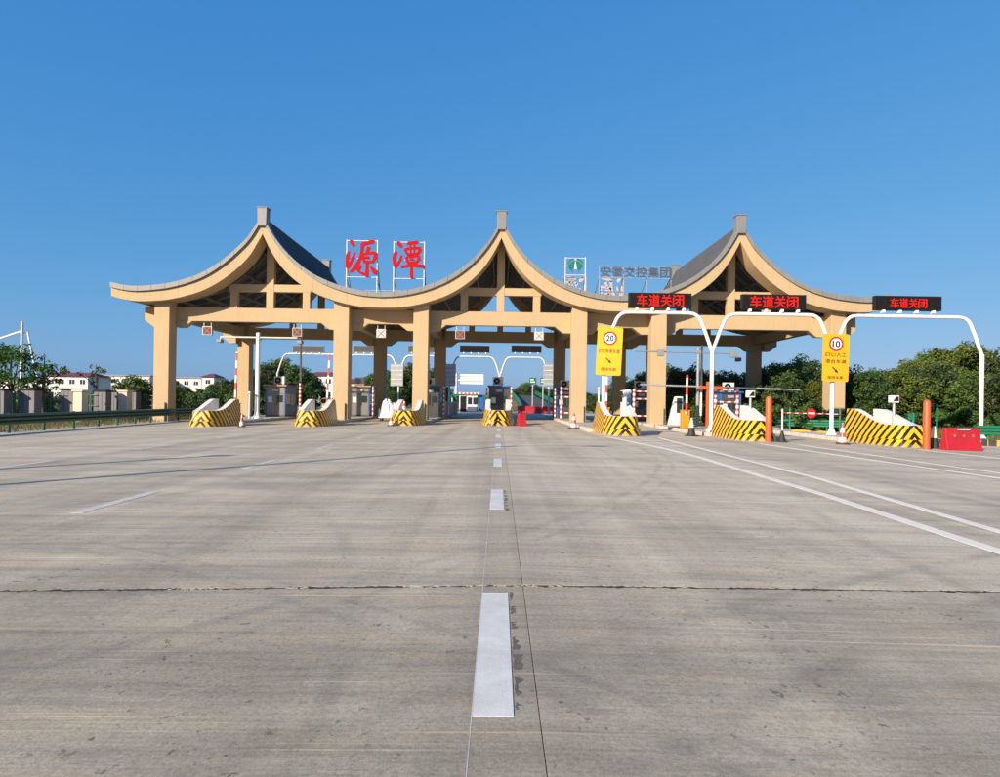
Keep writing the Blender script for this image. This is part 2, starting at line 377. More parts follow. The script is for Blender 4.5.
def groundmat():
    m, N, L, P = nmat('grassy_ground')
    pos = N.new('ShaderNodeNewGeometry').outputs['Position']
    c = ramp(N, L, noise(N, L, pos, 0.12, 8, 0.7), [(0.3, (0.05, 0.07, 0.02)), (0.55, (0.11, 0.105, 0.045)), (0.75, (0.19, 0.15, 0.09))])
    L.new(c, P.inputs['Base Color']); P.inputs['Roughness'].default_value = 0.95
    bump(N, L, P, noise(N, L, pos, 6, 6), 0.6, 0.1)
    return m
M['ground'] = groundmat()

# ---------------------------------------------------------------- ground and pavement
b = MB(); b.add([(-3000, -400, -0.46), (3000, -400, -0.46), (3000, 4000, -0.46), (-3000, 4000, -0.46)], [(0, 1, 2, 3)])
tag(b.build('ground', M['ground']), kind='structure')

pav = tag(bpy.data.objects.new('pavement', None), kind='structure'); COL.objects.link(pav)
XS = [-25.0, -16.7, -11.0, -5.55, 0.22, 6.3, 12.0, 18.0, 26.5]
YS = [-8.0, 0.35, 5.36, 10.4, 15.4, 20.4, 25.4, 30.4, 36.0, 42.0, 75.0, 125.0]
def yj(j, x): return YS[j] + (0.05 * x if j == 2 else 0.02 * x if j in (1, 3) else 0)
def edge_jag(x0, x1, j, side, rough):
    pts = []; n = max(2, int((x1-x0)/0.03)) if rough else 2
    for i in range(n+1):
        x = x0 + (x1-x0)*i/n
        w = 0.003
        if rough: w = 0.014 + 0.014*abs(math.sin(x*5.1)*math.sin(x*1.7+0.4)) + random.random()**4*0.03
        pts.append((x, yj(j, x) + side*w))
    return pts
def slab(i, j):
    x0, x1 = XS[i]+0.0025, XS[i+1]-0.0025
    lo = edge_jag(x0, x1, j, 1, j == 2); hi = edge_jag(x0, x1, j+1, -1, j+1 == 2)
    poly = lo + hi[::-1]
    if i == 3: x1 = XS[4]-0.0075
    n = len(poly)
    top = [(x, y, gz(x)) for x, y in poly]
    bot = [(x, y, gz(x)-0.12) for x, y in poly]
    b = MB(); b.add(top+bot, [tuple(range(n))] + [(k, k+n, (k+1) % n+n, (k+1) % n) for k in range(n)])
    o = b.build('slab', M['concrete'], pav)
    g_ = ([0.75, 0.80, 0.96, 1.03, 1.06, 1.06, 1.06, 1.06, 1.06, 1.04, 1.04][j])*[0.96, 0.96, 0.94, 0.93, 1.08, 1.08, 1.03, 1.0][i]*random.uniform(0.975, 1.025); o.color = (g_, g_, g_, 1)  # slabs' own tone, plus brightness falloff painted in: nearer rows darker, farther lighter
    return o
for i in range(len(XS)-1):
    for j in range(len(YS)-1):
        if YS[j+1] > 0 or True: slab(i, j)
b = MB()
for (x0, x1) in ((-25, 0.22), (0.22, 26.5)):
    b.add([(x0, -8, gz(x0)-0.003), (x1, -8, gz(x1)-0.003), (x1, 125, gz(x1)-0.003), (x0, 125, gz(x0)-0.003)], [(0, 1, 2, 3)])
b.build('joint_filler', M['joint'], pav)
# pale chips lodged in the wide joint
b = MB(); rc = random.Random(3)
for k in range(420):
    x = rc.uniform(-5.5, 6.0)
    if math.sin(x*2.3+1)+math.sin(x*0.9+2.2)+0.6*math.sin(x*7) < 0.75: continue
    y = yj(2, x) + rc.uniform(-0.018, 0.018); z = gz(x)-0.006; r_ = rc.uniform(0.006, 0.018)
    b.cbox((x, y, z), (r_*2.0, r_*1.0, 0.010), 0)
o = b.build('joint_chips', M['chip'], pav); tag(o, kind='stuff')

def sheet(name, pts, mat, lift=0.004, parent=pav):
    b = MB(); n = len(pts)
    b.add([(x, y, gz(x)+lift) for x, y in pts] + [(x, y, gz(x)-0.001) for x, y in pts],
          [tuple(range(n))] + [(k, k+n, (k+1) % n+n, (k+1) % n) for k in range(n)])
    return b.build(name, mat, parent)
# centre dashes
for k in range(6):
    y0 = 3.13 + 6.0*k
    sheet('lane_dash', [(-0.105, y0), (0.095, y0), (0.095, y0+2.02), (-0.105, y0+2.02)], M['roadpaint'])
for k in range(5):
    y0 = 8.70 + 5.8*k
    sheet('lane_dash', [(-5.72, y0), (-5.54, y0), (-5.58, y0+2.05), (-5.76, y0+2.05)], M['wornpaint'])
    y0 = 8.4 + 5.75*k
    sheet('lane_dash', [(-11.15, y0), (-10.95, y0), (-11.0, y0+2.1), (-11.2, y0+2.1)], M['wornpaint'])
for k in range(3):
    y0 = 21.0 + 5.8*k
    sheet('lane_dash', [(-16.8, y0), (-16.6, y0), (-16.6, y0+2.0), (-16.8, y0+2.0)], M['wornpaint'])
sheet('chalk_line', [(-0.111, 0.5), (-0.1075, 0.5), (-0.10, 24), (-0.1035, 24)], M['roadpaint'], 0.0012)
# grimy scrape marks beside the near dashes
for q, y0 in enumerate((3.2, 9.0)):
    y = y0
    while y < y0+1.95:
        h = rc.uniform(0.08, 0.26); w = rc.uniform(0.015, 0.05)
        pts = []
        for t in range(7): pts.append((0.11 + rc.uniform(-.006, .006), y+h*t/6))
        for t in range(6, -1, -1): pts.append((0.11+w+rc.uniform(-.02, .02), y+h*t/6+rc.uniform(-.01, .01)))
        sheet('scrape_mark', pts, M['grime'], 0.0015)
        y += h + rc.uniform(0.02, 0.2)
def line(name, pts, w):
    L_, R_ = [], []
    for x, y in pts: L_.append((x-w/2, y)); R_.append((x+w/2, y))
    for k in range(len(pts)-1):
        sheet(name, [L_[k], R_[k], R_[k+1], L_[k+1]], M['linepaint'])
line('edge_line', [(5.45, 2.0), (5.58, 7.21), (5.85, 11.75), (6.02, 20.0), (5.9, 23.0), (5.0, 30.6)], 0.2)
line('edge_line', [(6.2, 2.0), (6.53, 8.44), (7.1, 14.5), (7.35, 24.4), (7.55, 30.6)], 0.16)
for k in range(4):
    y = 24.2+1.7*k
    xl = 6.0-(y-23)*0.118+0.1 if y > 23 else 6.1
    sheet('hatch_bar', [(xl+0.08, y), (7.2, y+0.5), (7.2, y+0.72), (xl+0.08, y+0.22)], M['roadpaint'])
line('edge_line', [(12.2, 5.0), (12.05, 15.6), (11.6, 21.0), (11.2, 27.8)], 0.16)
line('edge_line', [(13.3, 10.0), (13.0, 20.0), (12.9, 27.8)], 0.14)
line('edge_line', [(18.6, 8.0), (17.8, 20.0), (17.2, 26.5)], 0.16)

# ---------------------------------------------------------------- toll islands with kerb stones
KS = MB(); KS.cbox((0, 0, 0.0), (0.22, 0.985, 0.44)); _k = KS.build('kerb_stone', M['kerb'], None, bevel=0.025); KS_ME = _k.data
bpy.data.objects.remove(_k)
def kerb(parent, x, y, z, rz=0.0):
    o = bpy.data.objects.new('kerb_stone', KS_ME); COL.objects.link(o); o.parent = parent
    o.location = (x + random.uniform(-.006, .006), y, z + random.uniform(-.008, .008)); o.rotation_euler = (0, 0, rz + random.uniform(-.006, .006))
    m = o.modifiers.new('bevel', 'BEVEL'); m.width = 0.02; m.segments = 2
    return o
IT = 0.2                                                     # island height
def island(x, y0, y1, label, w=2.2, group=None):
    t = thing('toll_island', label, 'island', (x, y0, gz(x)), 0, group)
    L_ = y1 - y0
    MB().box(-w/2+0.225, w/2-0.225, 0.225, L_-0.225, -0.15, IT-0.012).build('paving', M['concrete_old'], t)
    n = int(L_)
    for k in range(n):
        for sgn in (-1, 1): kerb(t, sgn*(w/2-0.11), 0.5+k*(L_/n), IT-0.22)
    for k in range(2): kerb(t, -w/2+0.72+k, 0.11, IT-0.222, R(90)); kerb(t, -w/2+0.72+k, L_-0.11, IT-0.222, R(90))
    return t
ISL = [(-17.9, 40.6, 72, 'long kerbed island carrying the white twin-armed camera mast'),
       (-11.6, 41.3, 72, 'long kerbed island behind the striped nose with a tan column and orange-edged booth'),
       (-5.8, 43.3, 72, 'long kerbed island with the dark blue-topped booth beside a tan column'),
       (0.0, 43.7, 70, 'narrow kerbed island carrying the booth in line with the dashed lane line'),
       (5.9, 35.1, 66, 'kerbed island running back from the nose under the 20 speed sign'),
       (11.8, 33.4, 66, 'kerbed island running back from the nose beside the orange T-shaped post'),
       (18.0, 31.9, 66, 'kerbed island under the 10 speed sign')]
for a in ISL: island(*a)

# ---------------------------------------------------------------- striped island noses
def nose_mesh(Lg=4.1):
    half = [(0.0, 0.0), (0.3, 0.0), (0.55, 0.05), (0.74, 0.28), (0.88, 0.7), (0.98, 1.3), (1.03, 2.0), (1.05, 2.8), (1.05, Lg)]
    # resample by length
    pts = [Vector((p[0], p[1])) for p in half]; seg = []; acc = 0.0; cum = [0.0]
    for a, c in zip(pts, pts[1:]): acc += (c-a).length; cum.append(acc)
    n = 44; hs = []
    for i in range(n+1):
        s = acc*i/n; k = max(q for q in range(len(cum)) if cum[q] <= s+1e-9); k = min(k, len(pts)-2)
        t = (s-cum[k])/(cum[k+1]-cum[k]); hs.append((s, pts[k].lerp(pts[k+1], t)))
    full = [(-s, Vector((-p.x, p.y))) for s, p in hs[::-1]] + hs[1:]
    N_ = len(full); st = []
    for i in range(N_):
        a = full[max(0, i-2)][1]; c = full[min(N_-1, i+2)][1]; t = (c-a).normalized()
        nrm = Vector((t.y, -t.x))                                        # outward
        st.append((full[i][0], full[i][1], nrm))
    def hgt(y):
        t = min(1, max(0, (y-0.7)/(Lg-1.3))); return 0.95 + 0.68*(t*t*(3-2*t))*0.55 + 0.68*t*0.45*t
    rows = []
    for s, p, nn in st:
        h = hgt(p.y); q0 = p; q1 = p - nn*0.015; q2 = p - nn*0.085; q3 = p - nn*(0.085+0.10*h); q4 = q3 - nn*0.30; q5 = q3 - nn*0.32
        if p.y < 0.6: 
            pass
        rows.append([(q0, 0.0), (q1, 0.33), (q2, 0.345), (q3, h), (q4, h+0.01), (q5, 0.5 if p.y > 1.2 else 0.85)])
    b = MB(); P_ = {}
    for col in range(5):
        m = 0 if col < 3 else 1
        for i in range(N_-1):
            quad = [rows[i][col], rows[i+1][col], rows[i+1][col+1], rows[i][col+1]]
            off = 0.17 if col == 0 else 0.0
            sa, sb = abs(st[i][0]), abs(st[i+1][0])
            uv = [(sa+off, quad[0][1]), (sb+off, quad[1][1]), (sb+off, quad[2][1]), (sa+off, quad[3][1])]
            b.add([(q.x, q.y, z) for q, z in quad], [(0, 1, 2, 3)], m, [uv])
    for e in (0, N_-1):                                                  # rear end faces of the two arms
        r_ = rows[e]; pts_ = [(q.x, q.y, z) for q, z in r_] + [(r_[5][0].x, r_[5][0].y, 0.0)]
        b.add(pts_, [tuple(range(len(pts_)))], 0, [[(4.3+v[0]*0.3, v[2]) for v in pts_]])
    # fill between the arms: a level white deck at the nose, a lower floor behind
    front = [(q.x, q.y) for (q, z), yy in ((r_[4], r_[0][0].y) for r_ in rows) if yy <= 1.6]
    b.prism(front, 0.2, 0.9, 'z', 1)
    b.box(-0.66, 0.66, 1.75, Lg, 0.0, 0.42, 1)
    bm_o = b.build('crash_barrier', [M['hazard'], M['nosewhite']])
    me = bm_o.data; bpy.data.objects.remove(bm_o)
    bm = bmesh.new(); bm.from_mesh(me); bmesh.ops.remove_doubles(bm, verts=bm.verts, dist=0.0004); bm.to_mesh(me); bm.free()
    me.polygons.foreach_set('use_smooth', [True]*len(me.polygons)); me.set_sharp_from_angle(angle=R(35))
    return me
NOSE = nose_mesh()
NOSES = [(-16.8, 36.6, 'low striped yellow-black island nose beside the tall white camera mast'),
         (-11.05, 37.3, 'low striped yellow-black island nose in front of the orange-edged booths, boom arm behind'),
         (-5.75, 39.2, 'low striped yellow-black island nose with a small red cone at its foot'),
         (-0.05, 39.7, 'low striped yellow-black island nose in front of the booth on the lane line'),
         (6.1, 31.2, 'striped yellow-black island nose under the yellow 20 speed sign'),
         (12.0, 29.6, 'striped yellow-black island nose beside the orange T-shaped post and an orange bollard'),
         (18.05, 28.1, 'striped yellow-black island nose next to the red plastic road barrier')]
for x, y, lab in NOSES:
    o = bpy.data.objects.new('crash_barrier', NOSE); COL.objects.link(o); o.location = (x, y, gz(x)-0.005)
    if x < -3: o.scale = (0.97, 0.85, 0.97)
    tag(o, lab, 'crash barrier', 'striped noses of the toll islands')

# ---------------------------------------------------------------- canopy
def hermite(tab):
    xs = [p[0] for p in tab]; zs = [p[1] for p in tab]; n = len(xs); ms = []
    for i in range(n):
        a, c = max(0, i-1), min(n-1, i+1); ms.append((zs[c]-zs[a])/(xs[c]-xs[a]))
    def f(x):
        x = min(max(x, xs[0]), xs[-1]); k = 0
        while k < n-2 and x > xs[k+1]: k += 1
        h = xs[k+1]-xs[k]; t = (x-xs[k])/h
        return ((2*t**3-3*t*t+1)*zs[k] + (t**3-2*t*t+t)*h*ms[k] + (-2*t**3+3*t*t)*zs[k+1] + (t**3-t*t)*h*ms[k+1])
    return f
PK = 16.65; HS = PK/2; TIP = 10.5
zin = hermite([(0, 13.85), (0.3, 13.30), (0.74, 12.55), (1.3, 11.78), (2.0, 11.03), (2.72, 10.42), (3.43, 9.94), (4.14, 9.56), (5.4, 9.08), (6.9, 8.74), (HS, 8.63)])
zout = hermite([(0, 13.9), (0.35, 13.32), (0.9, 12.45), (1.8, 11.50), (2.6, 10.80), (3.5, 10.16), (4.4, 9.68), (5.2, 9.38), (6.1, 9.12), (7.0, 8.95), (8.7, 8.80), (9.7, 8.88), (TIP, 9.05)])
th = hermite([(0, 0.95), (0.5, 1.05), (1.5, 1.08), (3.0, 0.98), (5.0, 0.85), (8.0, 0.74), (TIP, 0.62)])
def zt(x):                                                   # top of the tan fascia
    u = min(abs(x-c) for c in (-PK, 0, PK))
    return zout(u) if abs(x) > PK else zin(u)
def zb(x):
    u = min(abs(x-c) for c in (-PK, 0, PK)); return zt(x) - th(u)
YF, YC, YR = 45.3, 47.16, 107.6-47.16
KC = {0: (45.9, 47.0), 1: (107.6-47.0, 107.6-45.9)}
MID = 53.8
XE = PK + TIP
gate = thing('toll_canopy', 'tan toll plaza canopy with three swooping pointed roofs on square columns', 'canopy', (0, MID, 0))
def part(b, name, mat, bevel=0.0, smooth=False):
    o = b.build(name, mat, gate, bevel=bevel, smooth=smooth); o.location = (0, -MID, 0); return o
def ribbon(x0, x1, n, ft, fb, y0, y1):
    b = MB(); v = []
    for i in range(n+1):
        x = x0+(x1-x0)*i/n; a, c = ft(x), fb(x)
        v += [(x, y0, a), (x, y0, c), (x, y1, c), (x, y1, a)]
    f = []
    for i in range(n):
        k = 4*i
        for j in range(4): f.append((k+j, k+(j+1) % 4, k+4+(j+1) % 4, k+4+j))
    f.append((3, 2, 1, 0)); k = 4*n; f.append((k, k+1, k+2, k+3)); b.add(v, f); return b
BAYS = [(-XE, -PK, -HS), (-HS, 0, HS), (HS, PK, XE)]
for bay, (xa, xp, xb) in enumerate(BAYS):
    for fr in (0, 1):
        y0, y1 = (YF, YF+1.55) if fr == 0 else (2*MID-YF-1.55, 2*MID-YF)
        for (p, q) in ((xa, xp), (xp, xb)):                  # a fascia half on each side of the peak
            n = 40
            part(ribbon(p, q, n, lambda x: zt(x)-0.02, lambda x: zb(x)+0.012, y0+0.012, y1-0.012), 'fascia_core', M['tan'], 0.0, True)
            ln = q-p; k = round(abs(ln)/1.22)                # facing panels with open joints
            for s in range(k):
                part(ribbon(p+ln*s/k+0.004, p+ln*(s+1)/k-0.004, 6, zt, zb, y0, y1), 'fascia_panel', M['tan'], 0.0, True)
            k = round(abs(ln)/0.92)                          # capping pieces on the fascia edge
            for s in range(k):
                a0 = p+ln*s/k+0.008; a1 = p+ln*(s+1)/k-0.008
                g = random.uniform(-.008, .008)
                yy0, yy1 = (y0-0.16, y0+0.5) if fr == 0 else (y1-0.5, y1+0.16)
                part(ribbon(a0, a1, 5, lambda x: zt(x)+0.33+g, lambda x: zt(x)-0.02, yy0, yy1), 'edge_cap', M['grey_cap'])
    # roof sheets, ceiling, rafters and purlins
    for (p, q) in ((xa, xp), (xp, xb)):
        part(ribbon(p, q, 36, lambda x: zt(x)+0.30, lambda x: zt(x)+0.18, YF+0.52, 2*MID-YF-0.52), 'roof_slope', M['roof'], 0, True)
        part(ribbon(p, q, 36, lambda x: zt(x)-0.05, lambda x: zt(x)-0.10, YF+1.56, 2*MID-YF-1.56), 'ceiling_panel', M['under'], 0, True)
        for sx_ in range(14):                                # standing seams of the roof sheet
            yy = YF+1.0+sx_*(2*MID-2*YF-2.0)/13
            part(ribbon(p, q, 24, lambda x: zt(x)+0.345, lambda x: zt(x)+0.29, yy-0.02, yy+0.02), 'roof_seam', M['roof'])
        for y in (48.4, 50.2, 52.0, 53.8, 55.6, 57.4, 59.2):
            part(ribbon(p, q, 24, lambda x: zt(x)-0.11, lambda x: zt(x)-0.42, y-0.07, y+0.07), 'rafter', M['steel_dark'])
        m_ = 7
        for s in range(m_):
            xx = p+(q-p)*(s+0.5)/m_
            part(MB().box(xx-0.05, xx+0.05, YF+1.6, 2*MID-YF-1.6, zt(xx)-0.62, zt(xx)-0.44), 'purlin', M['steel_dark'])
    # ridge ornaments
    for yy in (YF-0.22, 2*MID-YF-0.5):
        b = MB(); z0 = zt(xp)-0.42; hp = 1.24
        b.prism([(xp-0.30, z0), (xp+0.30, z0), (xp+0.33, z0+hp), (xp-0.33, z0+hp)], yy, yy+0.72, 'y')
        b.box(xp-0.38, xp+0.38, yy-0.04, yy+0.76, z0+hp, z0+hp+0.07)
        part(b, 'ridge_post', M['grey_cap'], 0.015)
# column frames, front and rear
BZ0, BZ1 = 6.95, 7.95
CX = [-23.9, -11.22, -5.6, 5.62, 11.24, 23.9]
for fr, yc in enumerate((YC, YR)):
    sg = 1 if fr == 0 else -1
    for x in CX:
        top = BZ1+0.28 if abs(x) > 20 else zb(x)+0.12
        base = gz(x)-0.05
        part(MB().box(x-0.53, x+0.53, KC[fr][0], KC[fr][1], base, top), 'column', M['tan'], 0.02)
        part(MB().box(x-0.37, x+0.37, KC[0][0]-0.16 if fr == 0 else KC[1][1], KC[0][0] if fr == 0 else KC[1][1]+0.16, base, gz(x)+IT+1.15), 'column_plinth', M['tan'], 0.03)
        # stepped brackets on both sides
        for d in (-1, 1):
            e = 0.53; pol = [(x+d*e, 6.48), (x+d*(e+0.55), 6.48), (x+d*(e+1.15), 6.93), (x+d*(e+1.15), BZ0-0.004), (x+d*e, BZ0-0.004)]
            part(MB().prism(pol, yc-0.30, yc+0.30, 'y'), 'bracket', M['tan'], 0.015)
    spans = [(a_+.53, c_-.53) for a_, c_ in zip(CX, CX[1:])] + [(CX[0]-1.75, CX[0]-.53), (CX[-1]+.53, CX[-1]+1.75)]
    for a0, a1 in spans: part(MB().box(a0, a1, yc-0.26, yc+0.26, BZ0, BZ1), 'beam', M['tan'], 0.015)
    for xp in (-PK, 0, PK):
        part(MB().box(xp-0.27, xp+0.27, yc-0.24, yc+0.24, BZ1+0.004, zt(xp)-0.95), 'king_post', M['tan'], 0.012)
        part(MB().box(xp-2.95, xp-0.275, yc-0.22, yc+0.22, 9.14, 9.68), 'cross_beam', M['tan'], 0.012)
        part(MB().box(xp+0.275, xp+2.95, yc-0.22, yc+0.22, 9.14, 9.68), 'cross_beam', M['tan'], 0.012)
        for d in (-2.62, 2.62):
            part(MB().box(xp+d-0.26, xp+d+0.26, yc-0.21, yc+0.21, BZ1+0.004, 9.136), 'short_post', M['tan'], 0.012)
for x in CX:
    part(MB().box(x-0.3, x+0.3, YC+0.31, YR-0.31, 7.1, 7.9), 'tie_beam', M['tan'])

# ---------------------------------------------------------------- letters
def text_mb(txt, size, depth, bold=0.0, mirror=False):
    cu = bpy.data.curves.new('lettering', 'FONT'); cu.body = txt; cu.size = size; cu.align_x = 'CENTER'; cu.align_y = 'CENTER'
    cu.extrude = depth/2; cu.offset = bold; cu.resolution_u = 3
    o = bpy.data.objects.new('lettering', cu); COL.objects.link(o)
    bpy.context.view_layer.update()
    me = o.to_mesh(); b = MB()
    xs = [v.co.x for v in me.vertices]; ys = [v.co.y for v in me.vertices]
    cx, cy = (min(xs)+max(xs))/2, (min(ys)+max(ys))/2
    b.add([((v.co.x-cx), -v.co.z, v.co.y-cy) for v in me.vertices], [tuple(p.vertices) for p in me.polygons])
    b.dim = (max(xs)-min(xs), max(ys)-min(ys))
    o.to_mesh_clear(); bpy.data.objects.remove(o); return b
def fit(b, w=None, h=None, d=None, ox=0, oz=0, oy=0):
    sx = w/b.dim[0] if w else h/b.dim[1]; sz = h/b.dim[1] if h else sx
    b.v = [(x*sx+ox, y+oy, z*sz+oz) for x, y, z in b.v]; return b
def brush(strokes, x0, y0, w, h, Wd, Hd, depth=0.10):
    """strokes in picture units -> extruded brush strokes in the xz plane, each a hair in front of the last"""
    b = MB()
    for si, st in enumerate(strokes):
        P_ = [Vector(((p[0]-x0)/w*Wd-Wd/2, (h-(p[1]-y0))/h*Hd)) for p in st]; wd = [(p[2]*1.12+3)/w*Wd/2 for p in st]
        fine = []; fw = []
        for i in range(len(P_)-1):
            a = P_[max(0, i-1)]; c0 = P_[i]; c1 = P_[i+1]; e = P_[min(len(P_)-1, i+2)]
            for t in [k/5 for k in range(5)]:
                fine.append(0.5*((2*c0)+(c1-a)*t+(2*a-5*c0+4*c1-e)*t*t+(-a+3*c0-3*c1+e)*t**3)); fw.append(wd[i]*(1-t)+wd[i+1]*t)
        fine.append(P_[-1]); fw.append(wd[-1])
        Lp, Rp = [], []
        for i, p in enumerate(fine):
            t = (fine[min(i+1, len(fine)-1)]-fine[max(i-1, 0)]).normalized(); nn = Vector((-t.y, t.x))
            Lp.append(p+nn*fw[i]); Rp.append(p-nn*fw[i])
        y_f = -depth-0.003*si; n = len(fine)
        vv = [(p.x, y_f, p.y) for p in Lp]+[(p.x, y_f, p.y) for p in Rp]+[(p.x, 0, p.y) for p in Lp]+[(p.x, 0, p.y) for p in Rp]
        f = []
        for i in range(n-1):
            f += [(i, i+1, n+i+1, n+i), (2*n+i, 3*n+i, 3*n+i+1, 2*n+i+1), (i, 2*n+i, 2*n+i+1, i+1), (n+i, n+i+1, 3*n+i+1, 3*n+i)]
        f += [(0, n, 3*n, 2*n), (n-1, 3*n-1, 4*n-1, 2*n-1)]
        b.add(vv, f)
    return b
YUAN = [[(138, 100, 14), (152, 135, 44), (178, 175, 34), (186, 182, 10)],
        [(122, 243, 18), (104, 300, 36), (98, 380, 36), (104, 440, 40), (120, 455, 28)],
        [(112, 452, 26), (140, 395, 30), (170, 320, 26), (192, 255, 16)],
        [(262, 168, 26), (300, 150, 40), (360, 135, 36), (405, 122, 44), (428, 132, 40)],
        [(285, 160, 40), (278, 240, 34), (262, 320, 34), (230, 395, 40), (185, 465, 46), (132, 512, 14)],
        [(368, 185, 44), (352, 225, 34), (332, 262, 22)],
        [(285, 275, 30), (298, 330, 30), (312, 385, 26)],
        [(285, 285, 26), (360, 268, 28), (420, 262, 34), (450, 282, 40), (432, 340, 38), (408, 388, 26)],
        [(318, 322, 20), (345, 316, 24), (372, 314, 20)],
        [(305, 378, 28), (360, 372, 28), (408, 380, 26)],
        [(348, 380, 36), (346, 450, 34), (346, 520, 40), (350, 560, 26)],
        [(352, 548, 30), (300, 528, 30), (250, 505, 22), (222, 488, 12)],
        [(262, 412, 26), (252, 450, 38), (230, 490, 30)],
        [(388, 436, 14), (412, 465, 40), (440, 500, 54), (450, 532, 30)]]
TAN = [[(172, 114, 16), (178, 145, 44), (205, 172, 46), (228, 184, 12)],
       [(158, 243, 24), (142, 262, 40), (122, 330, 34), (130, 400, 34), (148, 448, 28)],
       [(140, 446, 26), (170, 400, 34), (198, 345, 28), (216, 285, 18)],
       [(275, 150, 22), (310, 138, 34), (360, 132, 34), (410, 122, 40)],
       [(322, 150, 20), (322, 200, 18)], [(372, 145, 20), (366, 200, 18)],
       [(246, 212, 30), (268, 240, 30), (285, 278, 22)],
       [(255, 210, 26), (330, 202, 24), (400, 196, 26), (450, 202, 36)],
       [(452, 202, 30), (432, 235, 38), (412, 272, 24)],
       [(282, 276, 24), (350, 270, 22), (415, 266, 24)],
       [(325, 205, 18), (328, 272, 16)], [(372, 200, 18), (370, 268, 16)],
       [(268, 312, 30), (282, 350, 30), (294, 385, 24)],
       [(270, 314, 22), (340, 304, 22), (410, 296, 30), (436, 308, 30)],
       [(436, 308, 26), (418, 345, 34), (400, 380, 24)],
       [(318, 340, 14), (362, 334, 16)],
       [(290, 382, 26), (345, 376, 26), (404, 376, 26)],
       [(208, 442, 16), (260, 428, 26), (340, 412, 32), (420, 418, 38), (488, 424, 34)],
       [(343, 370, 30), (340, 450, 30), (340, 530, 36), (346, 574, 28)]]
def strut(b, p, q, r=0.035, n=6): b.tube([p, q], r, n)
def frame_sign(name, label, px0, px1, pyt, pyb, pym, Y, group):
    """steel frame: two uprights, three rails, raking braces. returns thing plus size"""
    xa, zt_ = at(px0, pyt, Y); xb_, _ = at(px1, pyt, Y); xc = (xa+xb_)/2; Wd = xb_-xa
    _, zb_ = at((px0+px1)/2, pyb, Y); _, zm_ = at((px0+px1)/2, pym, Y)
    floor = zt(xc)+0.28
    t = thing(name, label, 'sign', (xc, Y, floor), 0, group)
    h = zt_-floor; hm = zm_-floor
    for s in (-1, 1):
        fl = zt(xc+s*Wd/2)+0.29-floor
        b = MB(); b.box(s*Wd/2-0.03, s*Wd/2+0.03, 0.0, 0.06, fl-0.02, h); b.build('upright', M['offwhite'], t)
        b = MB(); strut(b, (s*Wd/2, 0.1, h*0.62), (s*Wd/2, 1.7, fl)); b.build('brace', M['midgrey'], t)
        b = MB(); strut(b, (s*Wd/2, 0.1, hm-0.1), (s*Wd/2, 1.1, hm*0.5)); b.build('brace', M['midgrey'], t)
    for z in (h-0.06, hm, (h+hm)/2):
        b = MB(); b.box(-Wd/2+0.035, Wd/2-0.035, 0.01, 0.06, z-0.022, z+0.022); b.build('rail', M['offwhite'], t)
    return t, Wd, h, hm
SIGN_Y = 47.6
def char_sign(strokes, box, label, px0, px1, pyt, pyb, pym):
    t, Wd, h, hm = frame_sign('rooftop_sign', label, px0, px1, pyt, pyb, pym, SIGN_Y, 'rooftop signs')
    H_ = h-hm
    b = brush(strokes, box[0], box[1], box[2], box[3], Wd*1.0, H_*1.0)
    b.v = [(x, y-0.03, z+hm) for x, y, z in b.v]
    b.build('character', M['charred'], t); return t
s1 = char_sign(YUAN, (85, 95, 380, 470), 'red brush-written character 源 in a white steel frame on the roof valley', 346.8, 377.5, 239.5, 291, 277)
s2 = char_sign(TAN, (115, 110, 375, 465), 'red brush-written character 潭 in a white steel frame on the roof valley', 394, 424.5, 241, 291, 278.5)
# emblem
t3, Wd, h, hm = frame_sign('emblem_sign', 'green round road emblem in a white frame on the roof valley', 565.5, 585.5, 257, 294, 275, SIGN_Y, 'rooftop signs')
cz = (h+hm)/2; Rm = (h-hm)/2*0.92
def poly_part(name, pts, mat, t, d=0.06, y=-0.02):
    b = MB(); b.prism(pts, y-d, y, 'y'); b.build(name, mat, t)
def arc(r0, r1, a0, a1, n=10):
    return [(r0*math.cos(R(a0+(a1-a0)*k/n)), cz+r0*math.sin(R(a0+(a1-a0)*k/n))) for k in range(n+1)] + \
           [(r1*math.cos(R(a1+(a0-a1)*k/n)), cz+r1*math.sin(R(a1+(a0-a1)*k/n))) for k in range(n+1)]
for s in (0, 1):
    ar = arc(Rm, Rm*0.84, 22, 78)
    if s: ar = [(-x, z) for x, z in ar]
    poly_part('emblem_arc', ar, M['emblem'], t3)
    wing = [(0.06, 0.62), (0.30, 0.60), (0.62, 0.30), (0.98, 0.02), (0.62, -0.45), (0.22, -0.86), (0.40, -0.42), (0.20, -0.35)]
    wing = [((-x if s else x)*Rm, cz+z*Rm) for x, z in wing]
    poly_part('emblem_wing', wing, M['emblem'], t3)
poly_part('emblem_star', [(-0.12*Rm, cz+0.70*Rm), (0, cz+0.62*Rm), (0.12*Rm, cz+0.70*Rm), (0.08*Rm, cz+0.86*Rm), (-0.08*Rm, cz+0.86*Rm)], M['gold'], t3)
poly_part('emblem_road', [(-0.16*Rm, cz-0.42*Rm), (0.16*Rm, cz-0.42*Rm), (0.03*Rm, cz+0.5*Rm), (-0.03*Rm, cz+0.5*Rm)], M['white'], t3)
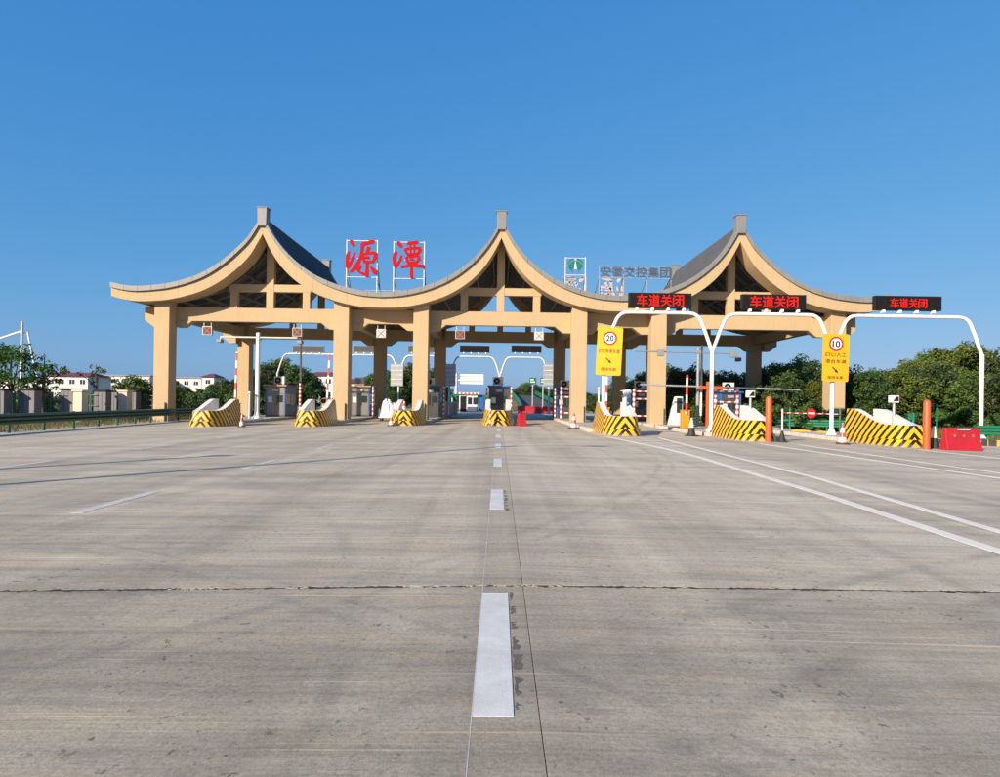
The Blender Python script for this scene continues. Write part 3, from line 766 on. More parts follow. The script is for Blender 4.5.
# company name
Y = SIGN_Y
xa, z1 = at(599.5, 266.5, Y); xb_, _ = at(671.5, 266.5, Y); _, z0 = at(635, 277.5, Y); xc = (xa+xb_)/2; Wd = xb_-xa
floor = zt(xc)+0.28
t4 = thing('rooftop_lettering', 'row of six grey characters 安徽交控集团 on a thin white rooftop frame', 'sign', (xc, Y, floor), 0, 'rooftop signs')
z1 -= floor; z0 -= floor
for k, ch in enumerate('安徽交控集团'):
    b = text_mb(ch, 1.0, 0.08, 0.014); fit(b, h=(z1-z0)*0.98, w=(z1-z0)*1.0, ox=-Wd/2+Wd*(k+0.5)/6, oz=(z1+z0)/2, oy=-0.06); b.build('character', M['lettergrey'], t4)
for z in (z1+0.06, z0-0.05):
    MB().box(-Wd/2, Wd/2, 0.0, 0.06, z-0.018, z+0.018).build('rail', M['galv'], t4)
for k in range(7):
    x = -Wd/2+Wd*k/6
    if k % 2: MB().box(x-0.015, x+0.015, 0.061, 0.09, z0-0.05, z1+0.06).build('upright', M['galv'], t4)
    else:
        fl = zt(xc+x)+0.3-floor
        MB().box(x-0.02, x+0.02, 0.061, 0.10, fl, z1+0.06).build('upright', M['galv'], t4)
        b = MB(); strut(b, (x, 0.12, z0), (x-0.25, 1.8, min(fl, z0-0.1))); b.build('brace', M['midgrey'], t4)
# the same signs face the other side of the gate, seen from behind
for src, lab in ((s1, 'back of the rear character 源 in its frame, behind the grey lettering'), (s2, 'back of the rear character 潭 in its frame, behind the green emblem'),
                 (t3, 'back of the rear round emblem sign in its frame'), (t4, 'back of the rear row of characters, its top just above the roof valley')):
    c = copy_tree(src); c['label'] = lab
    c.location = (-src.location.x, 2*MID-src.location.y, src.location.z); c.rotation_euler = (0, 0, math.pi)
    for ch in c.children:
        if ch.name.split('.')[0] in ('rail', 'upright'):
            ch.data = ch.data.copy(); ch.data.materials.clear(); ch.data.materials.append(M['galv'])
        if ch.name.startswith('character') and src in (s1, s2):
            ch.data = ch.data.copy(); ch.data.materials.clear(); ch.data.materials.append(M['backpink'])

# ---------------------------------------------------------------- lane signals under the beams
def lane_signal(px, lab, yb=341.5, Y=47.02, mat='ledx'):
    x, _ = at(px, yb, Y)
    t = thing('lane_signal', lab, 'lane signal', (x, Y, 5.86), 0, 'cross signals hung under the front beams'); t.scale = (0.86, 0.86, 0.86); t.location.z += 0.1
    MB().box(-0.40, 0.40, -0.02, 0.24, 0.0, 0.74).build('housing', M['galv'], t, bevel=0.015)
    for s in (-1, 1):
        b = MB(); b.box(s*0.3-0.02, s*0.3+0.02, 0.06, 0.10, 0.74, 1.10); b.build('hanger', M['offwhite'], t)
        b = MB(); d = 0.27; w = 0.07
        b.prism([(-s*d-w*0.7, 0.37-d+w*0.7*0), (-s*d+w*0.7, 0.37-d), (s*d+w*0.7, 0.37+d), (s*d-w*0.7, 0.37+d)], -0.035-0.003*(s+1), -0.02, 'y'); b.build('cross_bar', M[mat], t)
    MB().box(-0.34, 0.34, -0.028, -0.021, 0.06, 0.68).build('face', M['offwhite'] if px in (299, 381, 539) else M['ledgrey'], t)
for px, lab in ((207, 'red cross signal hung beside the outermost column over the roadside lane'), (297, 'pale cross signal hung over the lane with the orange-edged booth'),
                (381, 'pale cross signal hung under the roof valley between two columns'), (460, 'dark cross signal hung left of the booth on the lane line, bright orange cross'),
                (539, 'pale cross signal hung over the lane with the small red water barrier')):
    lane_signal(px, lab)

# ---------------------------------------------------------------- white sign gantries
def arch(x0, x1, z, low, r=0.085):
    """bent bar from one pole to the next, leaning legs"""
    pts = []; lean = 0.55; rad = 0.75
    pts.append((x0, 0, low)); pts.append((x0+lean*0.75, 0, z-rad*1.25))
    for k in range(1, 6):
        a = R(90*k/6); pts.append((x0+lean+rad*(1-math.cos(a))*0.95, 0, z-rad+rad*math.sin(a)))
    pts.append((x0+lean+rad*1.1, 0, z))
    rev = [((x0+x1)-p[0], 0, p[2]) for p in pts[::-1]]
    return pts + rev
def gantry(name, label, poles, Y, z, fork, mat, group=None, skip_first_trunk=False):
    t = thing(name, label, 'gantry', (poles[0], Y, gz(poles[0])))
    for i, x in enumerate(poles):
        o = x-poles[0]; dz = gz(x)-gz(poles[0])+IT
        b = MB(); b.tube([(o, 0, dz), (o, 0, fork+0.08)], 0.105, 12); b.build('pole', mat, t, smooth=True)
        b = MB(); b.lathe([(0.27, dz-0.03), (0.27, dz+0.03), (0.2, dz+0.12), (0.12, dz+0.34)], 12, (o, 0, 0)); b.build('pole_base', mat, t)
    for a, c in zip(poles, poles[1:]):
        b = MB(); b.tube(arch(a-poles[0], c-poles[0], z, fork), 0.095, 10); b.build('arch_bar', mat, t, smooth=True)
    return t
GY = 35.0
gx = [at(603.5, 400, GY)[0], at(711.5, 400, GY)[0], at(832, 400, GY)[0], at(981.5, 400, GY)[0]]
gantry('sign_gantry', 'white tubular sign gantry with three arches carrying the red lit boards', gx, GY, 6.48, 4.4, M['white'])
def led_board(px0, px1, py0, py1, Y, label, txt=None, mat='ledface', group=None, tw=0.62):
    xa, z1 = at(px0, py0, Y); xb_, z0 = at(px1, py1, Y); zc = (at((px0+px1)/2, py0, Y)[1]+at((px0+px1)/2, py1, Y)[1])/2
    w = xb_-xa; h = abs(at(px0, py0, Y)[1]-at(px0, py1, Y)[1])
    t = thing('display_board', label, 'display board', ((xa+xb_)/2, Y, zc-h/2), 0, group)
    MB().box(-w/2, w/2, -0.02, 0.26, 0.0, h).build('housing', M['black'] if mat == 'ledface' else M['midgrey'], t, bevel=0.012)
    MB().box(-w/2+0.05, w/2-0.05, -0.03, -0.021, 0.05, h-0.05).build('screen', M[mat], t)
    for k in range(4):
        x = -w/2+w*(k+0.5)/4
        MB().box(x-0.06, x+0.06, -0.10, 0.16, -0.14, 0.0).build('clamp', M['white'], t)
    if txt:
        hh = h*(0.80 if tw > 0.6 else 0.66)
        for k, ch in enumerate(txt):
            b = text_mb(ch, 1.0, 0.012, 0.011); fit(b, w=w*tw/4*0.93, h=hh, ox=w*(-tw/2+tw*(k+0.5)/4), oz=h/2, oy=-0.042)
            b.build('character', M['ledred'], t)
    return t
LED = '车道关闭'
led_board(629, 691.5, 293, 308, GY-0.05, 'black display board with red characters 车道关闭 above the striped nose under the 20 sign', LED, tw=0.76)
led_board(742, 806, 294.5, 309.5, GY-0.05, 'black display board with red characters 车道关闭 in front of the pointed roof peak', LED, tw=0.76)
led_board(875, 941.5, 296, 310.5, GY-0.05, 'black display board with red characters 车道关闭 over the outer lane past the roof tip', LED, tw=0.56)
# rear gantry
RY = 75.0
rx = [-25.6, -18.0, -11.6, -5.75, 0.05, 5.75]
gantry('sign_gantry', 'pale sign gantry of five arches beyond the toll booths with unlit boards', rx, RY, 6.9, 4.6, M['offwhite'])
for px0, px1, m_, lab in ((292.5, 324, 'ledgrey', 'grey unlit display board beyond the orange-edged booth by the camera mast'), (353, 383, 'ledgrey', 'grey unlit display board half hidden by a rear column'),
                       (408, 438, 'ledgrey', 'dark grey unlit display board partly behind the tan column'), (460, 489.5, 'ledface', 'black unlit display board beyond the lane beside the white billboard'),
                       (511.5, 541.5, 'ledface', 'black unlit display board over the lane leading to the ramp')):
    led_board(px0, px1, 345.5, 352.5, RY-0.05, lab, None, m_, 'unlit boards beyond the booths')
# sign backs on rear gantry poles
for px, lab in ((397, 'ribbed grey back of a road sign on the gantry pole over white covered goods'), (449.5, 'ribbed grey back of a road sign beside the white billboard'), (549.5, 'ribbed grey back of a road sign near the green direction signs')):
    x, z0 = at(px, 386, RY); z1 = at(px, 364, RY)[1]
    t = thing('reversed_sign', lab, 'sign', (x, RY-0.2, z0), 0, 'backs of the lane signs')
    h = z1-z0
    MB().box(-0.72, 0.72, -0.02, 0.03, 0, h).build('panel', M['galv'], t, bevel=0.008)
    for k in range(5): MB().box(-0.70, 0.70, -0.07, -0.021, h*(k+0.5)/5-0.04, h*(k+0.5)/5+0.04).build('rib', M['offwhite'], t)

# ---------------------------------------------------------------- yellow lane signs
def disc(r, n=28): return [(r*math.cos(2*math.pi*k/n), r*math.sin(2*math.pi*k/n)) for k in range(n)]
def rrect(w, h, r, n=5):
    pts = []
    for cx_, cz_, a0 in ((w/2-r, h-r, 0), (-w/2+r, h-r, 90), (-w/2+r, r, 180), (w/2-r, r, 270)):
        for k in range(n+1): pts.append((cx_+r*math.cos(R(a0+90*k/n)), cz_+r*math.sin(R(a0+90*k/n))))
    return pts
def lane_sign(px0, px1, py0, py1, Y, num, lines, label, rz=0.0, tilt=0.0):
    xa, _ = at(px0, py0, Y); xb_, _ = at(px1, py0, Y); zc0 = at((px0+px1)/2, py1, Y)[1]; zc1 = at((px0+px1)/2, py0, Y)[1]
    w = xb_-xa; h = zc1-zc0
    t = thing('lane_sign', label, 'road sign', ((xa+xb_)/2, Y, zc0), rz, 'yellow lane signs'); t.rotation_euler = (0, tilt, rz)
    MB().prism(rrect(w, h, 0.09), -0.03, 0.0, 'y').build('panel', M['yellow'], t)
    for zz in (h*0.25, h*0.75): MB().box(-w*0.4, w*0.4, 0.001, 0.05, zz-0.03, zz+0.03).build('rail', M['galv'], t)
    zc = h*(0.775 if num == '20' else 0.79); rr = w*0.275
    MB().prism([(x, z+zc) for x, z in disc(rr)], -0.035, -0.031, 'y').build('red_ring', M['signred'], t)
    MB().prism([(x, z+zc) for x, z in disc(rr*0.76)], -0.040, -0.0355, 'y').build('white_disc', M['white'], t)
    b = text_mb(num, 1.0, 0.004, 0.03); fit(b, w=rr*1.1, h=rr*0.92, oz=zc, oy=-0.045); b.build('number', M['signblack'], t)
    for txt, zf, wf, hf in lines:
        b = text_mb(txt, 1.0, 0.004, 0.010); fit(b, w=w*wf, h=w*hf, oz=h*zf, oy=-0.034); b.build('lettering', M['signbrown'], t)
    za = h*(0.30 if num == '20' else 0.235); s = w*0.13
    ar = [(-1.0, 0.75), (-0.75, 1.0), (0.25, 0.0), (0.25, 0.55), (0.85, -0.85), (-0.55, -0.25), (0.0, -0.25)]
    MB().prism([(x*s, za+z*s) for x, z in ar], -0.036, -0.031, 'y').build('arrow', M['signblack'], t)
    return t
lane_sign(596.3, 621.2, 327.5, 375.2, GY-0.2, '20', [('ETC专用车道', 0.50, 0.82, 0.16), ('保持车距', 0.125, 0.62, 0.14)], 'yellow lane sign with a red-ringed 20 on the white pole above the striped nose', R(-8), R(2.2))
lane_sign(822, 849, 334, 381.5, GY-0.2, '10', [('ETC/人工', 0.565, 0.80, 0.17), ('混合车道', 0.425, 0.80, 0.15), ('保持车距', 0.085, 0.62, 0.12)], 'yellow lane sign with a red-ringed 10 in front of the tan column', R(4), R(0.9))

# ---------------------------------------------------------------- booths
def booth(px, Y, x, label, kind='grey'):
    w, l, h = 1.62, 3.0, 2.45
    t = thing('toll_booth', label, 'toll booth', (x, Y, gz(x)+IT), 0, 'toll booths on the islands')
    body = M['booth'] if kind == 'grey' else M['boothdark']
    MB().box(-w/2+0.02, w/2-0.02, 0.02, l-0.02, 0, 0.12).build('plinth', M['boothdark'], t)
    for sx in (-1, 1):
        for yy in (0.05, l-0.05):
            MB().cbox((sx*(w/2-0.05), yy, 0.12+(h-0.12)/2), (0.10, 0.10, h-0.12)).build('corner_post', M['blue'] if kind != 'dark' and yy < 1 else body, t)
    def wall(name, x0, x1, y0, y1, z0, z1, m_): return MB().box(x0, x1, y0, y1, z0, z1).build(name, m_, t, bevel=0.006)
    e = 0.10
    # front: door on one side, panel and window on the other
    wall('wall_panel', -w/2+e, 0.02, 0.03, 0.07, 0.12, 0.98, body)
    pn = wall('window_pane', -w/2+e, 0.02, 0.045, 0.06, 0.98, 1.85, M['glass']) if kind != 'grey' else wall('wall_panel', -w/2+e, 0.02, 0.03, 0.07, 0.985, 1.85, body)
    wall('wall_panel', -w/2+e, w/2-e, 0.03, 0.07, 1.86, h, body)
    wall('notice', -w/2+0.2, -w/2+0.55, 0.018, 0.028, 1.15, 1.6, M['offwhite'])
    wall('lamp_box', -0.25, 0.25, -0.06, 0.028, 2.05, 2.25, M['galv'])
    d = wall('door', 0.03, w/2-e-0.01, 0.02, 0.06, 0.13, 1.85, M['booth'] if kind == 'grey' else body)
    MB().box(0.10, 0.14, -0.03, 0.02, 0.95, 1.10).build('handle', M['black'], d)
    MB().box(0.12, w/2-e-0.10, 0.012, 0.0195, 1.15, 1.72).build('door_pane', M['glass'], d)
    for sx in (-1, 1):
        xo = sx*(w/2-0.05)
        wall('wall_panel', xo-0.03, xo+0.03, e, l-e, 0.12, 0.95, body)
        for k in range(2):
            y0 = e+(l-2*e)*k/2; y1 = e+(l-2*e)*(k+1)/2
            wall('window_pane', xo-0.012, xo+0.012, y0+0.03, y1-0.03, 0.96, 1.86, M['glass'])
            wall('mullion', xo-0.035, xo+0.035, y1-0.03, y1+0.03 if k == 0 else y1-0.001, 0.96, 1.86, body)
        wall('wall_panel', xo-0.03, xo+0.03, e, l-e, 1.87, h, M['blue'] if kind == 'blue' else body)
        wall('counter_shelf', xo+sx*0.03, xo+sx*0.18, 0.9, 2.0, 0.96, 1.0, M['galv'])
    wall('wall_panel', -w/2+e, w/2-e, l-0.07, l-0.03, 0.12, h, body)
    r_ = MB().box(-w/2-0.12, w/2+0.12, -0.15, l+0.15, h+0.002, h+0.12).build('roof', M['boothdark'] if kind != 'blue' else M['blue'], t, bevel=0.02)
    MB().box(-w/2-0.13, w/2+0.13, -0.165, -0.151, h+0.01, h+0.11).build('roof_edge', M['terracotta'] if kind == 'grey' else M['blue'], r_)
    return t
def ac_unit(x, Y, z, label, dark=True):
    t = thing('air_conditioner', label, 'air conditioner', (x, Y, z), 0, 'air conditioners on the booth roofs')
    MB().box(-0.42, 0.42, 0, 0.32, 0.05, 0.68).build('casing', M['offwhite'], t, bevel=0.02)
    for s in (-1, 1): MB().box(s*0.32-0.05, s*0.32+0.05, 0.0, 0.32, 0, 0.049).build('foot', M['midgrey'], t)
    MB().prism([(px_-0.1, pz+0.36) for px_, pz in disc(0.26, 20)], -0.012, -0.001, 'y').build('fan_grille', M['black'] if dark else M['midgrey'], t)
    MB().prism([(px_-0.1, pz+0.36) for px_, pz in disc(0.10, 14)], -0.03, -0.0125, 'y').build('fan_hub', M['midgrey'], t)
def striped_post(x, y, h, label, z=None, r=0.065, mat='redwhite'):
    b = MB(); b.lathe([(r, 0), (r, h-0.05), (r*0.7, h)], 12)
    o = b.build('striped_post', M[mat], None, (x, y, gz(x)+IT if z is None else z), smooth=True)
    tag(o, label, 'post', 'red and white guard posts'); return o
BT = IT+2.45+0.12
BL = [(-18.0, 52.3, 'grey steel toll booth with orange roof edge beside the white camera mast', 'grey'), (-11.6, 54.2, 'grey steel toll booth with orange roof edge next to a tan column', 'grey'),
      (-5.75, 54.5, 'dark toll booth with blue roof edge just behind a tan column', 'dark'), (0.0, 52.0, 'dark toll booth in line with the dashed lane line', 'dark'),
      (5.75, 55.5, 'toll booth with blue upper panels beside the column left of the 20 sign', 'blue'), (11.6, 53.0, 'toll booth with blue upper panels behind the column right of the 20 sign', 'blue'),
      (18.0, 50.5, 'toll booth with blue upper panels behind the orange T-shaped post', 'blue')]
for x, y, lab, k in BL:
    booth(0, y, x, lab, k)
    ac_unit(x+(0.25 if x < -15 else -0.1), y+0.15, gz(x)+BT+0.002, {-18: 'white air conditioner on the booth beside the white camera mast', -11: 'pale air conditioner on the orange-edged booth next to a tan column', -5: 'air conditioner on the blue-edged booth behind a tan column',
        0: 'air conditioner on the booth in line with the dashed lane line', 5: 'air conditioner on the booth beside the column left of the 20 sign', 11: 'air conditioner on the booth behind the column right of the 20 sign', 18: 'air conditioner on the booth behind the orange T-shaped post'}[int(x)], x != -11.6)
POSTS = [(-10.35, 53.4, 2.55, 'red and white guard post beside the orange-edged booth and a rear column'),
         (-4.55, 53.6, 2.5, 'dark-banded guard post beside the blue-edged booth'), (-0.98, 51.4, 2.35, 'red and white guard post on the left of the central booth'),
         (0.98, 51.4, 2.45, 'red and white guard post on the right of the central booth'), (4.62, 53.5, 2.5, 'shaded red and white guard post beside the blue-panelled booth'),
         (-0.52, 39.35, 1.05, 'short red and white post standing against the striped nose on the lane line')]
for x, y, h, lab in POSTS: striped_post(x, y, h, lab, gz(x) if y < 40 else None)
def guard_frame(px0, px1, Y, zs, label, two=True):
    x0 = at(px0, 400, Y)[0]; x1 = at(px1, 400, Y)[0]
    t = thing('safety_hurdle', label, 'safety hurdle', (x0, Y, gz(x0)+IT), 0, 'red and white guard frames by the booths')
    for x in ([0, x1-x0] if two else [0]):
        b = MB(); b.lathe([(0.10, 0), (0.10, 2.45), (0.07, 2.5)], 12, (x, 0, 0)); b.build('post', M['redwhite'], t, smooth=True)
    for z in zs:
        b = MB(); b.tube([(0.10, 0, z), (x1-x0-0.1, 0, z)], 0.06, 8); b.build('rail', M['redwhite_x'], t, smooth=True)
guard_frame(561.5, 571.5, 49.0, (2.35, 1.75, 0.55), 'red and white safety hurdle beside the column left of the 20 sign')
guard_frame(634, 657, 47.8, (2.3, 1.75, 0.5), 'red and white safety hurdle tucked behind the column right of the 20 sign')
guard_frame(715.5, 737.5, 42.5, (2.35, 1.65, 0.6), 'red and white safety hurdle between the white pole and the striped nose')

# ---------------------------------------------------------------- masts, booms, posts
def cam_head(b, x, y, z, s=1.0):
    b.box(x-0.13*s, x+0.13*s, y-0.2*s, y+0.25*s, z-0.14*s, z+0.1*s)
# white camera mast on the left
x = at(257, 417, 47.5)[0]; Yp = 47.5
t = thing('camera_mast', 'tall white mast with two camera arms beside the striped nose', 'mast', (x, Yp, gz(x)+IT))
hm_ = at(257, 333, Yp)[1]-gz(x)-IT
b = MB(); b.lathe([(0.34, 0), (0.34, 0.05), (0.22, 0.2), (0.16, 0.5), (0.15, hm_), (0.05, hm_+0.05)], 14); b.build('pole', M['white'], t, smooth=True)
b = MB(); b.tube([(-2.75, 0, hm_-0.32), (3.1, 0, hm_-0.32)], 0.06, 8); b.build('arm', M['offwhite'], t, smooth=True)
for xx in (-2.75, 3.1):
    b = MB(); b.cbox((xx, -0.1, hm_-0.62), (0.34, 0.5, 0.26)); b.build('camera_head', M['midgrey'], t, bevel=0.03)
    b = MB(); b.box(xx-0.04, xx+0.04, -0.04, 0.04, hm_-0.5, hm_-0.3); b.build('bracket', M['offwhite'], t)
Yp = 58.5; x, z = at(301.3, 331, Yp); h = z-gz(x)-IT
t = thing('banded_pole', 'tall white pole with red bands on its lower half beside the first grey booth', 'pole', (x, Yp, gz(x)+IT))
b = MB(); b.lathe([(0.12, 0), (0.12, 3.0)], 12); b.build('banded_sleeve', M['redwhite'], t, smooth=True)
b = MB(); b.lathe([(0.095, 3.0), (0.085, h)], 12); b.build('upper_tube', M['white'], t, smooth=True)
# grey mast on the right
Yp = 42.0; x = at(697.5, 417, Yp)[0]; zt_ = at(697.5, 349, Yp)[1]-gz(x)-IT
t = thing('camera_mast', 'grey mast with crossing grey bars beside the orange T-shaped post', 'mast', (x, Yp, gz(x)+IT))
b = MB(); b.lathe([(0.11, 0), (0.10, zt_), (0.06, zt_+0.1)], 12); b.build('pole', M['midgrey'], t, smooth=True)
b = MB(); b.cbox((0, 0, zt_-0.2), (0.3, 0.24, 0.2)); b.build('collar', M['midgrey'], t, bevel=0.02)
b = MB(); b.tube([(-4.1, 0, zt_-0.2), (2.3, 0, zt_-0.25)], 0.045, 8); b.build('upper_bar', M['midgrey'], t, smooth=True)
b = MB(); b.tube([(-3.7, 0.15, zt_-2.35), (6.4, -0.4, zt_-2.55)], 0.055, 8); b.build('lower_bar', M['galv'], t, smooth=True)
for xx in (2.25, -2.45):
    b = MB(); b.cbox((xx, -0.05, zt_-0.3), (0.42, 0.3, 0.42)); b.build('signal_box', M['midgrey'], t, bevel=0.02)
b = MB(); b.cbox((2.5, -0.2, zt_-0.66), (0.26, 0.5, 0.24)); b.build('camera_head', M['black'], t, bevel=0.03)
# slender white poles
for px, py, Yp, lab in ((647, 345, 57.0, 'slender white pole rising between two tan columns behind the safety hurdle'), (702, 345, 54.0, 'slender white pole just behind the grey mast'),
                        (429.5, 372, 66, 'slender pale pole behind the blue-edged booth')):
    x, z = at(px, py, Yp); b = MB(); b.lathe([(0.10, 0), (0.085, z-gz(x)-IT)], 10)
    tag(b.build('slender_pole', M['white'], None, (x, Yp, gz(x)+IT), smooth=True), lab, 'pole', 'slender white poles')
# boom gates
def boom(px, Yp, py0, py1, label, lean=0.0, cab=True):
    x, z0 = at(px, py1, Yp); z1 = at(px, py0, Yp)[1]; g = gz(x)+IT
    t = thing('boom_gate', label, 'boom gate', (x, Yp, g), 0, 'boom gates with raised arms')
    MB().box(-0.24, 0.24, 0.06, 0.5, 0, 1.05).build('cabinet', M['cabinet'], t, bevel=0.03)
    MB().box(-0.27, 0.27, 0.03, 0.53, 1.052, 1.10).build('cabinet_lid', M['cabinet'], t, bevel=0.01)
    b = MB(); b.box(-0.06, 0.06, -0.02, 0.03, 0.85, z1-g); o = b.build('arm', M['boom'], t, bevel=0.01); o.rotation_euler = (0, lean, 0)
boom(234.5, 44.0, 352, 398, 'raised red and white boom arm against the left rear column', R(1.5))
boom(326, 43.6, 355, 405, 'raised red and white boom arm behind the nose with the tan column', R(2.5))
boom(606, 40.0, 376, 405, 'raised red and white boom arm right behind the 20 speed sign pole', R(0.5))
boom(686.5, 38.6, 375, 405, 'raised red and white boom arm on a yellow cabinet before the grey mast', R(0.3))
# orange T post and orange bollards
Yp = 37.2; x = at(708.5, 425, Yp)[0]; g = gz(x)+IT
t = thing('orange_post', 'orange-red square post with a T-shaped head beside the white gantry pole', 'post', (x, Yp, g))
MB().box(-0.14, 0.14, -0.12, 0.12, 0, 2.75).build('upright', M['orange'], t, bevel=0.015)
MB().box(-0.62, 0.78, -0.13, 0.0, 2.3, 2.5).build('head_bar', M['orange'], t, bevel=0.015)
MB().box(0.2, 0.62, -0.1, 0.14, 2.501, 2.62).build('lamp', M['black'], t, bevel=0.02)
for px, py, lab in ((768.3, 442, 'orange round bollard at the striped nose before the green rail'), (926.3, 449.3, 'orange round bollard between the striped nose and the red road barrier')):
    x, y = G(px, py)
    t = thing('orange_bollard', lab, 'bollard', (x, y, gz(x)-0.002), 0, 'orange bollards at the island noses')
    b = MB(); b.lathe([(0.14, 0), (0.14, 1.92), (0.115, 2.02), (0.05, 2.07)], 16); b.build('tube', M['orange'], t, smooth=True)
    b = MB(); b.lathe([(0.07, -0.05), (0.075, 0.05)], 10, (0.17, -0.02, 1.82)); b.build('sensor', M['black'], t)
# small camera posts inside the noses
def camera_post(px, pyt, pyb, Y, lab, square=True):
    x, z1 = at(px, pyt, Y); z0 = gz(x)+0.42; t = thing('camera_post', lab, 'camera post', (x, Y, z0), 0, 'small cameras on posts')
    h = z1-z0
    b = MB(); b.lathe([(0.07 if square else 0.13, 0), (0.06 if square else 0.12, h-0.12)], 10); b.build('post', M['galv'] if square else M['offwhite'], t, smooth=True)
    if square:
        MB().box(-0.19, 0.19, -0.12, 0.16, h-0.2, h+0.14).build('housing', M['offwhite'], t, bevel=0.02)
        MB().prism([(-0.13, h-0.13), (0.15, h-0.13), (0.15, h+0.09), (0.05, h+0.09)], -0.13, -0.121, 'y').build('lens_panel', M['black'], t)
    else:
        b = MB(); b.tube([(-0.22, -0.2, h-0.08), (0.25, 0.1, h+0.02)], 0.15, 10); b.build('housing', M['offwhite'], t, smooth=True)
        b = MB(); b.prism([(x_-0.25, z_+h-0.08) for x_, z_ in disc(0.12, 14)], -0.30, -0.26, 'y'); b.build('lens_panel', M['black'], t)
camera_post(750.5, 393.5, 411, 32.6, 'small square camera on a grey post inside the nose by the orange bollard')
camera_post(894, 398.5, 410, 30.6, 'small square camera on a grey post inside the nose by the red barrier')
camera_post(625, 392, 410, 34.0, 'fat pale camera post inside the nose under the 20 sign', False)
# grey sensor posts, white small posts
for px, py, lab in ((850.5, 435.5, 'flat grey steel sensor post at the rear foot of the outer striped nose'), (862, 433, 'flat grey steel sensor post half behind the striped nose by the red barrier')):
    x, y = G(px, py); t = thing('sensor_post', lab, 'post', (x, y, gz(x)), 0, 'flat grey sensor posts')
    MB().box(-0.10, 0.10, -0.06, 0.06, 0, 1.42).build('upright', M['galv'], t, bevel=0.015)
    MB().box(-0.04, 0.06, -0.075, -0.061, 1.18, 1.34).build('sensor_window', M['black'], t)
for px, Yp, h, lab in ((249.3, 47.0, 1.75, 'thin white post with a ball head beside the white camera mast'), (598.5, 46.0, 2.3, 'thin white post with a lamp head left of the 20 sign pole'), (452, 60, 2.2, 'thin white post on the dark booth island')):
    x = at(px, 416, Yp)[0]; t = thing('small_post', lab, 'post', (x, Yp, gz(x)+IT), 0, 'thin white posts')
    b = MB(); b.lathe([(0.07, 0), (0.06, h)], 10); b.build('stem', M['offwhite'], t, smooth=True)
    b = MB(); b.lathe([(0.03, 0), (0.11, 0.05), (0.12, 0.13), (0.05, 0.2)], 12, (0, 0, h)); b.build('head', M['offwhite'], t, smooth=True)
# intercom on the right island
Yp = 44.0
for px, lab in ((676.5, 'dark glass card machine with white housing between column and yellow cabinet'),):
    x = at(px, 416, Yp)[0]; t = thing('card_machine', lab, 'card machine', (x, Yp, gz(x)+IT))
    MB().prism([(-0.5, 0), (0.42, 0), (0.42, 1.95), (-0.05, 1.95), (-0.3, 0.9)], 0, 0.5, 'y').build('housing', M['offwhite'], t, bevel=0.03)
    MB().box(-0.0, 0.36, -0.02, -0.001, 0.85, 1.85).build('screen', M['glass'], t)

# ---------------------------------------------------------------- cones and plastic barriers
def cone(px, py, h, lab, style='rw', xy=None, z=None):
    x, y = xy if xy else G(px, py)
    t = thing('traffic_cone', lab, 'traffic cone', (x, y, gz(x) if z is None else z), random.uniform(0, 1.5), 'traffic cones')
    k = h/0.75
    MB().cbox((0, 0, 0.025*k), (0.42*k, 0.42*k, 0.05*k)).build('base', M['rubber'], t, bevel=0.02)
    if style == 'rw':
        b = MB(); b.lathe([(0.155*k, 0.051*k), (0.13*k, 0.16*k), (0.03*k, h), (0.015*k, h+0.01)], 14); b.build('body', M['cone'], t, smooth=True)
    elif style == 'pale':
        b = MB(); b.lathe([(0.17*k, 0.051*k), (0.11*k, 0.36*k)], 14); b.build('body', M['rubber'], t, smooth=True)
        b = MB(); b.lathe([(0.115*k, 0.361*k), (0.04*k, h), (0.02*k, h+0.01)], 14); b.build('sleeve', M['piercream'], t, smooth=True)
    else:
        b = MB(); b.lathe([(0.16*k, 0.051*k), (0.05*k, 0.55*k)], 14); b.build('body', M['rubber'], t, smooth=True)
        b = MB(); b.lathe([(0.035, 0.54*k), (0.035, h*2.1)], 10); b.build('stick', M['offwhite'], t, smooth=True)
    return t
cone(573.8, 428.8, 0.95, 'red and white traffic cone by the kerb below the tan column')
cone(691.5, 436.3, 0.92, 'cream and black traffic cone in front of the yellow cabinet', 'pale')
cone(782, 442.3, 0.72, 'black cone base with a pale upright stick beside the orange bollard', 'stick')
cone(842.5, 444.3, 0.95, 'red and white traffic cone below the 10 speed sign')
cone(934, 448.6, 0.95, 'cream and black traffic cone between orange bollard and red barrier', 'pale')
cone(241.8, 427, 0.72, 'small red and white cone at the nose by the camera mast')
cone(391.2, 426, 0.75, 'small red and white cone at the foot of the nose with a cone inside')
cone(0, 0, 1.05, 'orange-tipped white cone standing inside a striped nose', 'rw', (-6.0, 41.2), gz(6)+0.42)
cone(0, 0, 0.8, 'small dark cone beside the far red barriers', 'pale', (1.85, 60.5))
